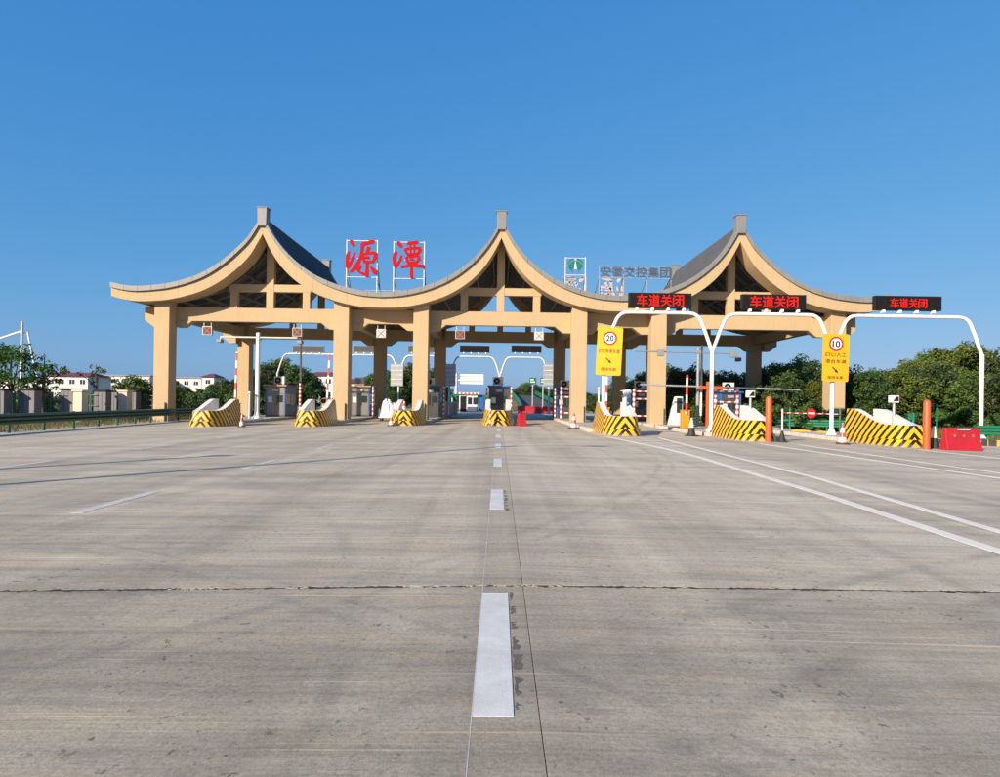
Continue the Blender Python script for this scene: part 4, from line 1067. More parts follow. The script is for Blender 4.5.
def water_barrier(px, py, w, h, d, lab, rz=0.0, holes=True, xy=None):
    x, y = xy if xy else G(px, py)
    t = thing('water_barrier', lab, 'road barrier', (x, y, gz(x)), rz, 'red plastic water barriers')
    prof = [(-d/2, 0), (d/2, 0), (d/2*0.95, 0.10), (d*0.28, h*0.42), (d*0.22, h), (-d*0.22, h), (-d*0.28, h*0.42), (-d/2*0.95, 0.10)]
    b = MB(); b.prism([(p[0], p[1]) for p in prof], -w/2, w/2, 'x'); b.build('shell', M['red'], t, bevel=0.025)
    if holes:
        for k in (-1, 0, 1):
            b = MB(); ring = [(xx+k*w*0.26, zz+h*0.66) for xx, zz in disc(0.085, 18)]
            b.prism(ring, -d*0.30, -d*0.245, 'y'); b.build('hole_rim', M['red'], t)
            b = MB(); b.prism([(xx*0.72+k*w*0.26, zz*0.72+h*0.66) for xx, zz in disc(0.085, 18)], -d*0.305, -d*0.302, 'y'); b.build('hole', M['soil'], t)
        MB().box(-w*0.17, w*0.17, -d*0.30, -d*0.225, h*0.93, h*0.985).build('reflector', M['white'], t)
    b = MB(); b.lathe([(0.06, 0), (0.06, 0.06)], 10, (0, 0, h)); b.build('filler_cap', M['black'], t)
    return t
water_barrier(961, 450.5, 1.5, 0.92, 0.5, 'red plastic water barrier with three holes beside the outer striped nose', R(3))
water_barrier(521.5, 426.3, 0.5, 0.80, 0.62, 'small red water barrier standing end-on beside the nose on the lane line', R(14), False)
for k in range(5):
    xx = 3.0+k*1.12
    water_barrier(0, 0, 1.08, 0.95, 0.5, 'red plastic barrier in the row across the road to the ramp', R(0), False, (xx, 87.0))
# stick on the small red barrier
# ---------------------------------------------------------------- guard rails
def guardrail(pts, label, mat, h=0.72, postgap=2.2, base=None, group='green guard rails'):
    p0 = pts[0]; z0 = gz(p0[0]) if base is None else base
    t = thing('guard_rail', label, 'guard rail', (p0[0], p0[1], z0), 0, group)
    P_ = [Vector((p[0]-p0[0], p[1]-p0[1])) for p in pts]
    prof = [(0.0, -0.25), (-0.07, -0.22), (-0.07, -0.14), (0.0, -0.085), (-0.07, -0.04), (-0.07, 0.04), (0.0, 0.085), (-0.07, 0.14), (-0.07, 0.22), (0.0, 0.25), (0.02, 0.25), (0.02, -0.25)]
    tot = sum((c-a).length for a, c in zip(P_, P_[1:]))
    for a, c in zip(P_, P_[1:]):
        d = (c-a).normalized(); nn = Vector((d.y, -d.x)); L_ = (c-a).length
        ns = max(1, round(L_/4.3))
        for s in range(ns):
            q0 = a+d*(L_*s/ns); q1 = a+d*(L_*(s+1)/ns-0.012)
            b = MB(); n = len(prof); vv = []
            for q in (q0, q1):
                for o_, z in prof: vv.append((q.x-nn.x*o_, q.y-nn.y*o_, h-0.25+z))
            b.add(vv, [tuple(range(n)), tuple(range(2*n-1, n-1, -1))]+[(k, k+n, (k+1) % n+n, (k+1) % n) for k in range(n)])
            b.build('rail_panel', mat, t)
        np_ = max(1, round(L_/postgap))
        for s in range(np_):
            q = a+d*(L_*(s+0.3)/np_)-nn*0.11
            b = MB(); b.lathe([(0.062, -0.45), (0.062, h+0.02)], 10, (q.x, q.y, 0)); b.build('post', mat, t, smooth=True)
    return t
guardrail([(-18.3, -4), (-19.9, 10), (-21.75, 28.35), (-22.4, 36), (-23.3, 45.0), (-24.0, 56)], 'long dark green guard rail along the road edge before the stone piers', M['green'], 0.84)
guardrail([(19.6, 46.0), (26.5, 43.0)], 'green guard rail behind the no-entry arm and tan column', M['brightgreen'], 0.80)
xg, yg = at(983, 440, 33.0)[0], 33.0
guardrail([(xg, 33.5), (xg+8, 31.8)], 'green guard rail on the striped kerb behind the red barrier', M['brightgreen'], 0.95)
guardrail([(-26, 70), (-24.5, 57)], 'dark green guard rail continuing beyond the left columns', M['green'], 0.8)
# far ramp
ramp_b = MB(); RP = [(3.2, 9.0, 90, -0.1), (3.2, 8.8, 104, 0.8), (2.9, 8.2, 132, 2.2), (2.4, 7.6, 170, 4.1), (1.0, 6.5, 215, 5.6), (-4, 2.0, 300, 6.5)]
vv = []; ff = []
for x0, x1, y, z in RP: vv += [(x0, y, z), (x1, y, z), (x1+6, y, -0.5), (x0-6, y, -0.5)]
for k in range(len(RP)-1):
    a = 4*k
    ff += [(a, a+1, a+5, a+4)]
ramp_b.add(vv, ff)
o = ramp_b.build('ramp_road', M['asphalt']); tag(o, kind='structure')
b = MB(); b.add(vv, [f for k in range(len(RP)-1) for f in ((4*k+1, 4*k+2, 4*k+6, 4*k+5), (4*k+3, 4*k, 4*k+4, 4*k+7))])
tag(b.build('embankment', M['ground']), kind='structure')
def ramp_rail(side, lab):
    t = thing('ramp_rail', lab, 'guard rail', (0, 90, 0), 0, 'rails along the ramp')
    for k in range(4):
        a, c = RP[k], RP[k+1]; x0 = a[side]; x1 = c[side]
        b = MB(); b.add([(x0-.05, a[2]-90, a[3]+0.35), (x0+.05, a[2]-90, a[3]+0.35), (x0+.05, a[2]-90, a[3]+1.15), (x0-.05, a[2]-90, a[3]+1.15),
                         (x1-.05, c[2]-90, c[3]+0.35), (x1+.05, c[2]-90, c[3]+0.35), (x1+.05, c[2]-90, c[3]+1.15), (x1-.05, c[2]-90, c[3]+1.15)],
                        [(0, 1, 5, 4), (1, 2, 6, 5), (2, 3, 7, 6), (3, 0, 4, 7), (0, 3, 2, 1), (4, 5, 6, 7)])
        b.build('panel', M['brightgreen'], t)
        for s in range(4):
            f = s/4; xx = x0+(x1-x0)*f; yy = a[2]-90+(c[2]-a[2])*f; zz = a[3]+(c[3]-a[3])*f
            MB().box(xx-0.06, xx+0.06, yy-0.06, yy+0.06, zz-0.1, zz+1.2).build('post', M['green'], t)
ramp_rail(0, 'green panelled rail climbing the nearer edge of the ramp'); ramp_rail(1, 'green panelled rail on the far edge of the ramp')
MB().box(0, 0.1, 0, 0.1, 0, 0.1)
# kerb with black and yellow bands, yellow blocks
xk, yk = G(938, 445)
t = thing('striped_kerb', 'low kerb painted in yellow and black bands behind the red barrier', 'kerb', (xk-0.3, yk+0.6, gz(xk)))
for k in range(8):
    MB().box(0.0, 0.985, -0.1, 0.12, -0.05, 0.24).build('kerb_stone', M['kerbstripe'], t, (k*1.0, k*-0.08, 0), bevel=0.02)
for px, py, w, rz, lab in ((800, 434.5, 1.15, R(-8), 'yellow painted concrete block by the island with a worn side'), (823, 436, 1.0, R(-4), 'yellow painted concrete block next to the gantry pole below the 10 sign')):
    x, y = G(px, py)
    b = MB(); b.prism([(-w/2, 0), (w/2, 0), (w/2-0.05, 0.26), (-w/2+0.3, 0.30), (-w/2, 0.18)], -0.2, 0.2, 'y')
    o = b.build('yellow_block', M['yellow'], None, (x, y, gz(x)-0.003), bevel=0.02); o.rotation_euler = (0, 0, rz)
    tag(o, lab, 'kerb block', 'yellow concrete blocks')
# no-entry arm
Yp = 41.5; x0 = at(783, 412, Yp)[0]; x1 = at(841, 414, Yp)[0]; z = at(811, 413.2, Yp)[1]
t = thing('no_entry_barrier', 'thin closed barrier arm with a round red no-entry disc before the tan column', 'barrier arm', (x0, Yp, gz(x0)))
b = MB(); b.tube([(0, 0, z-gz(x0)), (x1-x0, 0, z-gz(x0)-0.04)], 0.03, 8); b.build('arm', M['redwhite_x'], t)
for xx in (0.5, x1-x0): b = MB(); b.lathe([(0.06, 0), (0.06, 1.6)], 10, (xx, 0.12, 0)); b.build('post', M['brightgreen'], t)
xd = (at(811, 413, Yp)[0]-x0); zd = z-gz(x0)
MB().prism([(px_+xd, pz+zd) for px_, pz in disc(0.30)], -0.06, -0.04, 'y').build('disc', M['signred'], t)
MB().box(xd-0.21, xd+0.21, -0.068, -0.061, zd-0.05, zd+0.05).build('white_bar', M['white'], t)
# green posts on the right verge
for px, py, h, lab in ((941, 440, 1.5, 'short green post with a bent top left of the red barrier'), (963.5, 438, 2.1, 'tall green post sticking up behind the red barrier')):
    x, y = G(px, py); t = thing('green_post', lab, 'post', (x, y+2.5, gz(x)), 0, 'green posts on the verge')
    b = MB(); b.lathe([(0.075, 0), (0.075, h)], 10); b.build('stem', M['brightgreen'], t, smooth=True)
    if h < 2: MB().box(-0.3, 0.08, -0.06, 0.06, h-0.45, h-0.05).build('plate', M['brightgreen'], t, bevel=0.02)

# ---------------------------------------------------------------- far centre: goods, kiosk, billboard, direction signs
def blob(name, mat, sc, seed, parent=None, loc=None, n=(20, 12)):
    rr = random.Random(seed); b = MB(); v = []; f = []; nu, nv = n
    ph = [rr.uniform(0, 6.3) for _ in range(8)]
    for j in range(nv+1):
        th_ = math.pi/2*j/nv
        for i in range(nu):
            a = 2*math.pi*i/nu
            r_ = 1+0.10*math.sin(3*a+ph[0])+0.08*math.sin(5*a+ph[1]+2*th_)+0.06*math.sin(9*a+ph[2]+5*th_)+0.05*math.sin(7*th_+ph[3]+2*a)
            cx_ = abs(math.cos(a))**0.6*math.copysign(1, math.cos(a)); cy_ = abs(math.sin(a))**0.6*math.copysign(1, math.sin(a))
            v.append((cx_*r_*sc[0]*math.cos(th_)**0.45, cy_*r_*sc[1]*math.cos(th_)**0.45, math.sin(th_)**0.9*sc[2]*(1+0.06*math.sin(4*a+ph[5])+0.04*math.sin(6*a+ph[6]))))
    for j in range(nv):
        for i in range(nu): f.append((j*nu+i, j*nu+(i+1) % nu, (j+1)*nu+(i+1) % nu, (j+1)*nu+i))
    b.add(v, f); return b.build(name, mat, parent, loc, smooth=True)
Yp = 48.2; xt = at(388.5, 410, Yp)[0]
t = thing('trolley', 'low white flatbed trolley under the white tarpaulin bundles', 'trolley', (xt, Yp, gz(xt)))
MB().box(-0.62, 0.62, -0.6, 0.6, 0.24, 0.34).build('deck', M['offwhite'], t, bevel=0.02)
for sx in (-1, 1):
    for sy in (-1, 1):
        b = MB(); b.tube([(sx*0.5-0.04, sy*0.42, 0.12), (sx*0.5+0.04, sy*0.42, 0.12)], 0.12, 12); b.build('wheel', M['rubber'], t)
b = MB(); b.tube([(-0.6, -0.5, 0.34), (-0.6, -0.5, 0.9), (-0.6, 0.5, 0.9), (-0.6, 0.5, 0.34)], 0.02, 6); b.build('handle', M['galv'], t)
for px, w, h, sd_, lab in ((387, 0.36, 1.25, 4, 'tall bundle of goods under a white tarpaulin on the trolley'), (393.2, 0.24, 0.95, 9, 'lower white tarpaulin bundle beside the tall one'), (383, 0.16, 0.55, 11, 'small white tarpaulin bundle at the end of the trolley')):
    x = at(px, 410, Yp)[0]; o = blob('covered_goods', M['tarp'], (w, 0.42, h), sd_, None, (x, Yp, gz(x)+0.342)); tag(o, lab, 'covered goods', 'white tarpaulin bundles')
for k, (px, Yp) in enumerate(((399.5, 50.0), (441, 59.0), (448, 61.0), (453.5, 63.0))):
    x = at(px, 410, Yp)[0]; t = thing('machine_box', ['white cabinet behind the nose with a cone inside', 'white panel cabinet at the edge of the dark booth island', 'tall white panel cabinet by the gantry pole on the dark booth island', 'low white cabinet at the far end of the dark booth island'][k], 'cabinet', (x, Yp, gz(x)+IT), 0, 'white cabinets')
    MB().box(-0.4, 0.4, 0, 0.5, 0.05, 1.25).build('casing', M['white'], t, bevel=0.03); MB().box(-0.36, 0.36, 0.02, 0.48, 0, 0.049).build('foot', M['midgrey'], t)
    MB().box(-0.3, 0.3, -0.012, -0.001, 0.2, 1.1).build('door', M['offwhite'], t, bevel=0.004)
# billboard
Yp = 120.0; xa, z1 = at(460.5, 373.5, Yp); xb_, z0 = at(483.5, 384, Yp); zz0 = at(472, 384, Yp)[1]
t = thing('billboard', 'white far billboard on a single pole beyond the booths', 'billboard', (xa, Yp, -0.4))
MB().box(0, xb_-xa, -0.1, 0.1, zz0+0.4, z1+0.4-0.1).build('panel', M['white'], t, bevel=0.02)
for k in range(2): MB().box(-0.02, xb_-xa+0.02, -0.16, -0.101, zz0+0.4+(z1-zz0)*(0.25+0.45*k), zz0+0.4+(z1-zz0)*(0.25+0.45*k)+0.12).build('rail', M['galv'], t)
b = MB(); b.lathe([(0.28, 0), (0.24, z1+0.4)], 12, (-0.75, 0, 0)); b.build('pole', M['offwhite'], t, smooth=True)
MB().box(-0.8, 0.0, -0.05, 0.05, z1-0.9, z1-0.7).build('bracket', M['offwhite'], t)
# kiosk
Yp = 88.0; xa = at(459, 410, Yp)[0]; xb_ = at(477, 410, Yp)[0]; w = xb_-xa
t = thing('kiosk', 'white roadside kiosk with a red and white roof edge and dark doorway', 'kiosk', ((xa+xb_)/2, Yp, 0.0))
MB().box(-w/2, w/2, 0.1, 3.0, 0, 2.35).build('wall', M['wallwhite'], t)
MB().box(-w/2-0.2, w/2+0.2, -0.2, 3.2, 2.352, 2.6).build('roof', M['white'], t); 
MB().box(-w/2-0.2, w/2+0.2, -0.26, -0.201, 2.36, 2.58).build('roof_edge', M['redwhite_x'], t)
MB().box(-w/2+0.15, -w/2+0.95, 0.05, 0.099, 0.05, 2.1).build('doorway', M['black'], t)
for k in range(2): MB().box(-0.05+k*0.7, 0.5+k*0.7, 0.06, 0.099, 1.0, 1.95).build('window', M['glass'], t)
MB().box(-0.1, w/2, -0.55, -0.05, 0, 0.75).build('counter', M['tarp'], t, bevel=0.08)
t = thing('container', 'small dark blue container standing against the white kiosk', 'container', (xb_+0.5, Yp+0.4, 0))
MB().box(-0.35, 0.45, 0, 2.4, 0.1, 2.3).build('shell', M['blue'], t, bevel=0.02)
for k in range(3): MB().box(-0.25+k*0.25, -0.17+k*0.25, -0.04, -0.001, 0.15, 2.25).build('rib', M['blue'], t)
for k, (px, wd) in enumerate(((450, 30), (485, 15))):                 # green hoardings
    Yp = 110+6*k; x = at(px, 395, Yp)[0]; w = wd/650*Yp
    t = thing('green_hoarding', ['long green hoarding beyond the white kiosk', 'short green shed roof beyond the blue container'][k], 'hoarding', (x, Yp, -0.4), 0, 'green hoardings')
    n = max(3, int(w/1.2))
    for s in range(n): MB().box(-w/2+w*s/n, -w/2+w*(s+1)/n-0.03, 0, 0.08, 1.6, 2.9+0.12*math.sin(s)).build('panel', M['brightgreen'], t)
    for s in (0, 1): MB().box(-w/2+s*(w-0.2), -w/2+s*(w-0.2)+0.2, 0.1, 0.3, 0, 2.7).build('post', M['midgrey'], t)
for px0, px1, lab in ((529.5, 536.5, 'green direction sign with pale lettering beside the ramp, larger of two'), (540.5, 546.2, 'green direction sign partly behind the grey sign back')):
    Yp = 100.0; xa, z1 = at(px0, 377.5, Yp); xb_, _ = at(px1, 377.5, Yp); z0 = at(px0, 384, Yp)[1]
    t = thing('direction_sign', lab, 'road sign', ((xa+xb_)/2, Yp, -0.4), 0, 'green direction signs')
    w = xb_-xa
    MB().box(-w/2, w/2, -0.05, 0.0, z0+0.4, z1+0.4).build('panel', M['brightgreen'], t, bevel=0.01)
    for k in range(2): MB().box(-w*0.36, w*0.3-k*0.2, -0.058, -0.051, z0+0.4+(z1-z0)*(0.25+0.35*k), z0+0.4+(z1-z0)*(0.4+0.35*k)).build('pale_marking', M['white'], t)
    b = MB(); b.lathe([(0.12, 0), (0.10, z1+0.4)], 10, (0, 0.12, 0)); b.build('pole', M['galv'], t)
# ---------------------------------------------------------------- houses and mast at the left
def house(px0, px1, pyt, Y, label, roofmat, wins=3, depth=9.0, hipped=True, floorz=-0.45):
    xa, z1 = at(px0, pyt, Y); xb_, _ = at(px1, pyt, Y); w = xb_-xa; h = z1-floorz
    t = thing('house', label, 'house', ((xa+xb_)/2, Y, floorz), 0, 'houses beyond the trees')
    hw = h-1.0 if hipped else h-0.3
    MB().box(-w/2, w/2, 0, depth, 0, hw).build('wall', M['wallwhite'], t)
    if hipped:
        b = MB(); e = 0.5
        b.add([(-w/2-e, -e, hw+0.003), (w/2+e, -e, hw+0.003), (w/2+e, depth+e, hw+0.003), (-w/2-e, depth+e, hw+0.003), (-w/2+1.2, depth/2, h), (w/2-1.2, depth/2, h)],
              [(0, 1, 5, 4), (1, 2, 5), (2, 3, 4, 5), (3, 0, 4), (3, 2, 1, 0)]); b.build('roof', roofmat, t)
    else: MB().box(-w/2-0.3, w/2+0.3, -0.3, depth+0.3, hw+0.003, h).build('roof', roofmat, t)
    for fl in range(2):
        for k in range(wins):
            x = -w/2+w*(k+0.5)/wins; z = hw-1.9-fl*3.0
            if z < 0.5: continue
            wdw = MB().box(x-0.7, x+0.7, -0.04, -0.002, z, z+1.25).build('window', M['white'], t)
            for s in (-1, 1): MB().box(x+s*0.33-0.28, x+s*0.33+0.28, -0.06, -0.041, z+0.08, z+1.17).build('pane', M['glass'], wdw)
house(46, 88, 371.5, 150.0, 'white two-storey house with a long maroon roof beyond the stone piers', M['maroon'], 4)
house(98, 150, 374.5, 165.0, 'pale flat-roofed building beyond the saplings', M['grey_cap'], 5, 10, False)
house(172, 201, 377, 175.0, 'pale low house seen between the column and the shrubs', M['grey_cap'], 3, 9, False)
house(202, 214, 373, 170.0, 'small house with maroon roof peeping over the shrubs', M['maroon'], 1, 6)
house(306, 333, 371, 150.0, 'white house with maroon roof seen behind the camera mast island', M['maroon'], 3, 9)
house(334, 372, 378, 140.0, 'white low building beside a tan column and boom arm', M['maroon'], 4, 9)
house(-10, 44, 380, 190.0, 'pale far house behind the tall white mast', M['grey_cap'], 3, 9, False)
Yp = 75.0; x, z1 = at(22.3, 321.5, Yp)
t = thing('cable_mast', 'tall white mast with slanting tubes rising behind the leafy tree', 'mast', (x, Yp, -0.45))
b = MB(); b.lathe([(0.17, 0), (0.14, z1+0.45)], 12); b.build('mast_pole', M['white'], t, smooth=True)
zj = at(22, 331, Yp)[1]+0.45; xl, zl = at(-25, 347, Yp); xr, zr = at(30.5, 356, Yp); xr0, zr0 = at(25.8, 331.5, Yp)
b = MB(); b.tube([(0, 0, zj), (xl-x, 0, zl+0.45), (2*(xl-x), 0, 0.2)], 0.12, 8); b.build('slanting_tube', M['white'], t, smooth=True)
b = MB(); b.tube([(xr0-x, 0.3, zr0+0.45), (xr-x, 0.3, zr+0.45), (xr-x+1.6, 0.3, 0)], 0.10, 8); b.build('slanting_tube', M['white'], t, smooth=True)
b = MB(); b.tube([(0, 0, zr0+0.3), (xr0-x, 0.3, zr0+0.4)], 0.08, 8); b.build('link', M['white'], t)

# stone piers and fence behind the guard rail
def pier(px0, px1, pyt, Y, lab, cream=False):  # cream blocks stand for sunlit pier faces, grey shafts for shaded ones
    xa, z1 = at(px0, pyt, Y); xb_, _ = at(px1, pyt, Y); w = xb_-xa; z0 = -0.45
    t = thing('stone_pier', lab, 'pier', ((xa+xb_)/2, Y, z0), 0, 'stone piers of the roadside fence')
    h = z1-z0
    MB().box(-w/2, w/2, 0, 0.7, 0, h-0.14).build('shaft', M['piercream'] if cream else M['pier'], t, bevel=0.015)
    MB().box(-w/2-0.07, w/2+0.07, -0.07, 0.77, h-0.138, h).build('cap', M['black'] if not cream else M['piercream'], t, bevel=0.015)
    if not cream: 
        for k in range(2): MB().box(-w*0.17+w*0.33*k-0.012, -w*0.17+w*0.33*k+0.012, -0.012, -0.0005, 0.05, h-0.2).build('groove', M['boothdark'], t)
PIERS = [(18.5, 34.5, 388, 42.0, 'broad grey grooved stone pier with dark cap beside the leafy tree', False), (60.5, 72.5, 388, 43.5, 'grey grooved stone pier joined to a cream block', False),
         (73, 82, 389.5, 43.2, 'cream block coloured as the sunlit pier face, against the grey grooved pier', True), (94, 106, 389.5, 46.0, 'narrow grey grooved stone pier with dark cap between two gaps', False),
         (108.5, 117, 390, 47.5, 'slim grey stone pier beside a cream block', False), (118.5, 127, 390, 47.2, 'cream block coloured as a sunlit pier face, between two slim grey piers', True), (127.5, 136, 390, 49.5, 'last slim grey stone pier before the tan column', False),
         (-6, 4, 388, 41.0, 'grey stone pier at the far end of the fence', False)]
for a in PIERS: pier(*a)
for k, (pa, pb, Y) in enumerate(((4, 18, 41.6), (35, 60, 43.0), (82, 94, 45.6), (136, 153, 50.0))):
    xa = at(pa, 400, Y)[0]; xb_ = at(pb, 400, Y)[0]
    t = thing('mesh_fence', ['dark wire fence panel between the end pier and the broad pier', 'dark wire fence panel between the broad pier and the cream block', 'short dark wire fence panel beside the cream block', 'dark wire fence panel between the last pier and tan column'][k], 'fence', (xa, Y+0.3, -0.45), 0, 'wire fence panels')
    w = xb_-xa
    for z in (0.3, 1.2, 1.95): MB().box(0, w, -0.02, 0.02, z-0.02, z+0.02).build('rail', M['steel_dark'], t)
    n = max(3, int(w/0.14))
    for s in range(n): MB().box(w*(s+0.5)/n-0.009, w*(s+0.5)/n+0.009, -0.009, 0.009, 0.1, 2.0).build('wire', M['steel_dark'], t)
    b = MB(); b.lathe([(0.05, 0), (0.05, 2.1)], 8, (w*0.5, 0, 0)); b.build('post', M['brightgreen'], t)

# lamp post and sign post beside the road behind the camera: their shadows cross the concrete
t = thing('street_lamp', 'tall grey street lamp beside the left road edge, its shadow across the lanes', 'street lamp', (-20.6, -1.6, -0.46))
b = MB(); b.lathe([(0.16, 0), (0.14, 2), (0.09, 14.0), (0.05, 14.1)], 12); b.build('pole', M['galv'], t, smooth=True)
b = MB(); b.tube([(0, 0, 14.0), (0.8, 0.0, 14.4), (1.9, 0, 14.5)], 0.045, 8); b.build('arm', M['galv'], t, smooth=True)
MB().box(1.6, 2.4, -0.15, 0.15, 14.42, 14.58).build('lamp_head', M['midgrey'], t, bevel=0.03)
t = thing('street_lamp', 'slim grey lamp mast by the left guard rail with a shorter shadow', 'street lamp', (-20.8, 3.0, -0.46))
b = MB(); b.lathe([(0.13, 0), (0.10, 8.6), (0.05, 8.7)], 12); b.build('pole', M['galv'], t, smooth=True)
MB().box(-0.3, 0.3, -0.12, 0.12, 8.7, 8.85).build('lamp_head', M['midgrey'], t, bevel=0.03)

# ---------------------------------------------------------------- trees and shrubs
def mesh_np(name, V, Fq, mat):
    me = bpy.data.meshes.new(name); me.from_pydata(V.tolist(), [], Fq.tolist()); me.materials.append(mat); return me
def leaf_cloud(rng, centres, radii, per, size, flat=0.75):
    C = np.repeat(np.asarray(centres), per, axis=0); Rr = np.repeat(np.asarray(radii), per)
    n = len(C); d = rng.normal(size=(n, 3)); d /= np.linalg.norm(d, axis=1)[:, None]
    rad = Rr*(rng.random(n)**0.45); P_ = C+d*rad[:, None]*np.array([1, 1, flat])
    nrm = d*0.7+rng.normal(size=(n, 3))*0.7+np.array([0, 0, 0.35]); nrm /= np.linalg.norm(nrm, axis=1)[:, None]
    a = np.cross(nrm, rng.normal(size=(n, 3))); a /= np.linalg.norm(a, axis=1)[:, None]; c = np.cross(nrm, a)
    s = size*(0.6+0.8*rng.random(n))[:, None]
    V = np.stack([P_-a*s, P_-c*s*0.45+nrm*s*0.12, P_+a*s, P_+c*s*0.45+nrm*s*0.12], 1).reshape(-1, 3)
    Fq = np.arange(n*4).reshape(n, 4); return V, Fq
def make_tree(seed, H, Rc, base, mat, per=70, nc=85, size=0.17, trunk=True, elong=1.0, open_=0.0):
    """limbs end in clumps of leaves; returns (trunk mesh, crown mesh)"""
    rng = np.random.default_rng(seed); rr = random.Random(seed)
    tb = MB(); tops = []; lean = (rr.uniform(-.06, .06)*H, rr.uniform(-.06, .06)*H)
    r0 = 0.018*H+0.05
    tb.tube([(0, 0, -0.3), (lean[0]*0.3, lean[1]*0.3, H*0.3), (lean[0]*0.7, lean[1]*0.7, H*0.62), (lean[0], lean[1], H*0.9)], [r0, r0*0.8, r0*0.5, r0*0.15], 8)
    cen = []; rad = []
    ch = H-base
    for k in range(nc):
        # points on and in an uneven ellipsoid
        u = rr.uniform(-0.95, 1.0); a = rr.uniform(0, 2*math.pi); rho = rr.uniform(0.35, 1.0)**0.5
        lump = 1+0.22*math.sin(3*a+seed)+0.16*math.sin(2*a+5*u+seed*2)
        rxy = math.sqrt(max(0, 1-u*u))*Rc*rho*lump*(0.8 if u > 0.3 else 1.0)
        z = base+ch*(0.5+0.5*u*rho*(0.92+0.12*math.sin(a*2+seed)))
        if rr.random() < open_: continue
        cen.append((lean[0]*0.7+rxy*math.cos(a), lean[1]*0.7+rxy*math.sin(a), z)); rad.append(rr.uniform(0.20, 0.40)*Rc*0.75)
    for k in range(9):
        c = cen[rr.randrange(len(cen))]; zs = base*0.7+rr.uniform(0, 0.35)*H
        m_ = ((c[0])*0.5, c[1]*0.5, (zs+c[2])*0.5+0.1)
        tb.tube([(lean[0]*zs/H, lean[1]*zs/H, zs), m_, c], [r0*0.4, r0*0.25, r0*0.06], 6)
    V, Fq = leaf_cloud(rng, cen, rad, per, size)
    to = tb.build('trunk', M['bark'], None, smooth=True); tm = to.data; bpy.data.objects.remove(to)
    return tm, mesh_np('crown', V, Fq, mat)
def place_tree(kit, x, y, z, s, rz, name, label, group, cat='tree', sz=None):
    t = thing(name, label, cat, (x, y, z), rz, group); t.scale = (s, s, sz or s)
    for nm, me in zip(('trunk', 'crown'), kit):
        o = bpy.data.objects.new(nm, me); COL.objects.link(o); o.parent = t
    return t
WK = [make_tree(11, 8.0, 3.4, 0.9, M['leaf_wood'], 85, 130, 0.15), make_tree(12, 7.2, 3.7, 0.6, M['leaf_wood'], 85, 130, 0.15),
      make_tree(13, 8.6, 3.0, 1.0, M['leaf_dark'], 75, 105, 0.17), make_tree(14, 6.5, 3.3, 0.4, M['leaf_green'], 85, 120, 0.14)]
SK = [make_tree(21, 2.6, 1.7, 0.0, M['leaf_green'], 60, 70, 0.11), make_tree(22, 2.2, 1.5, 0.0, M['leaf_dark'], 60, 70, 0.10)]
DK = [make_tree(31, 8.0, 3.2, 0.6, M['leaf_dark'], 75, 110, 0.16), make_tree(32, 7.0, 3.0, 0.5, M['leaf_green'], 75, 110, 0.15)]
rt = random.Random(5)
# the wood on the right: skyline read from the photograph, trees stood at plausible distances
SKY = [(648, 372), (668, 366), (690, 365), (712, 372), (735, 372), (760, 368), (785, 360), (808, 357), (838, 366), (850, 372), (862, 374), (873, 373), (884, 370), (900, 372), (918, 361), (938, 349), (962, 343), (985, 350), (1010, 350), (1045, 352), (1090, 346)]
for k, (px, py) in enumerate(SKY):
    Yt = [66, 72, 62, 76][k % 4]; x, zt_ = at(px, py, Yt); kit = WK[(k*3+k//4) % 4]
    hgt_ = [8.0, 7.2, 8.6, 6.5][(k*3+k//4) % 4]; s = (zt_+0.46)/hgt_
    place_tree(kit, x, Yt, -0.46, s*1.12, rt.uniform(0, 6.3), 'wood_tree', ['tall round-crowned', 'tall broad spreading', 'tall narrow upright', 'fresh green round'][(k*3+k//4) % 4]+' tree on the skyline of the wood behind the green rail', 'trees of the roadside wood', sz=s*1.03)
for k in range(24):
    px = 690+k*17+rt.uniform(-6, 6)
    if px < 775: Yt = rt.uniform(58, 64)
    else: Yt = rt.uniform(48, 57)
    x, _ = at(px, 400, Yt); s = rt.uniform(0.46, 0.62)*(1.12 if px > 880 else 1)
    place_tree(WK[k % 4], x, Yt, -0.46, s*1.15, rt.uniform(0, 6.3), 'wood_tree', ['low round-crowned', 'low broad spreading', 'low narrow upright', 'low fresh green'][k % 4]+' tree at the front edge of the wood behind the green rail', 'trees of the roadside wood', sz=s)
for k in range(30):
    px = 700+k*13.5+rt.uniform(-5, 5); Yt = rt.uniform(43.5, 50) if px > 790 else rt.uniform(54, 60)
    x, _ = at(px, 400, Yt); s = rt.uniform(0.55, 0.95)
    place_tree(SK[k % 2], x, Yt, -0.46, s, rt.uniform(0, 6.3), 'shrub', ['bright leafy', 'dark small-leaved'][k % 2]+' shrub at the foot of the wood behind the green rail', 'shrubs along the wood', 'shrub')
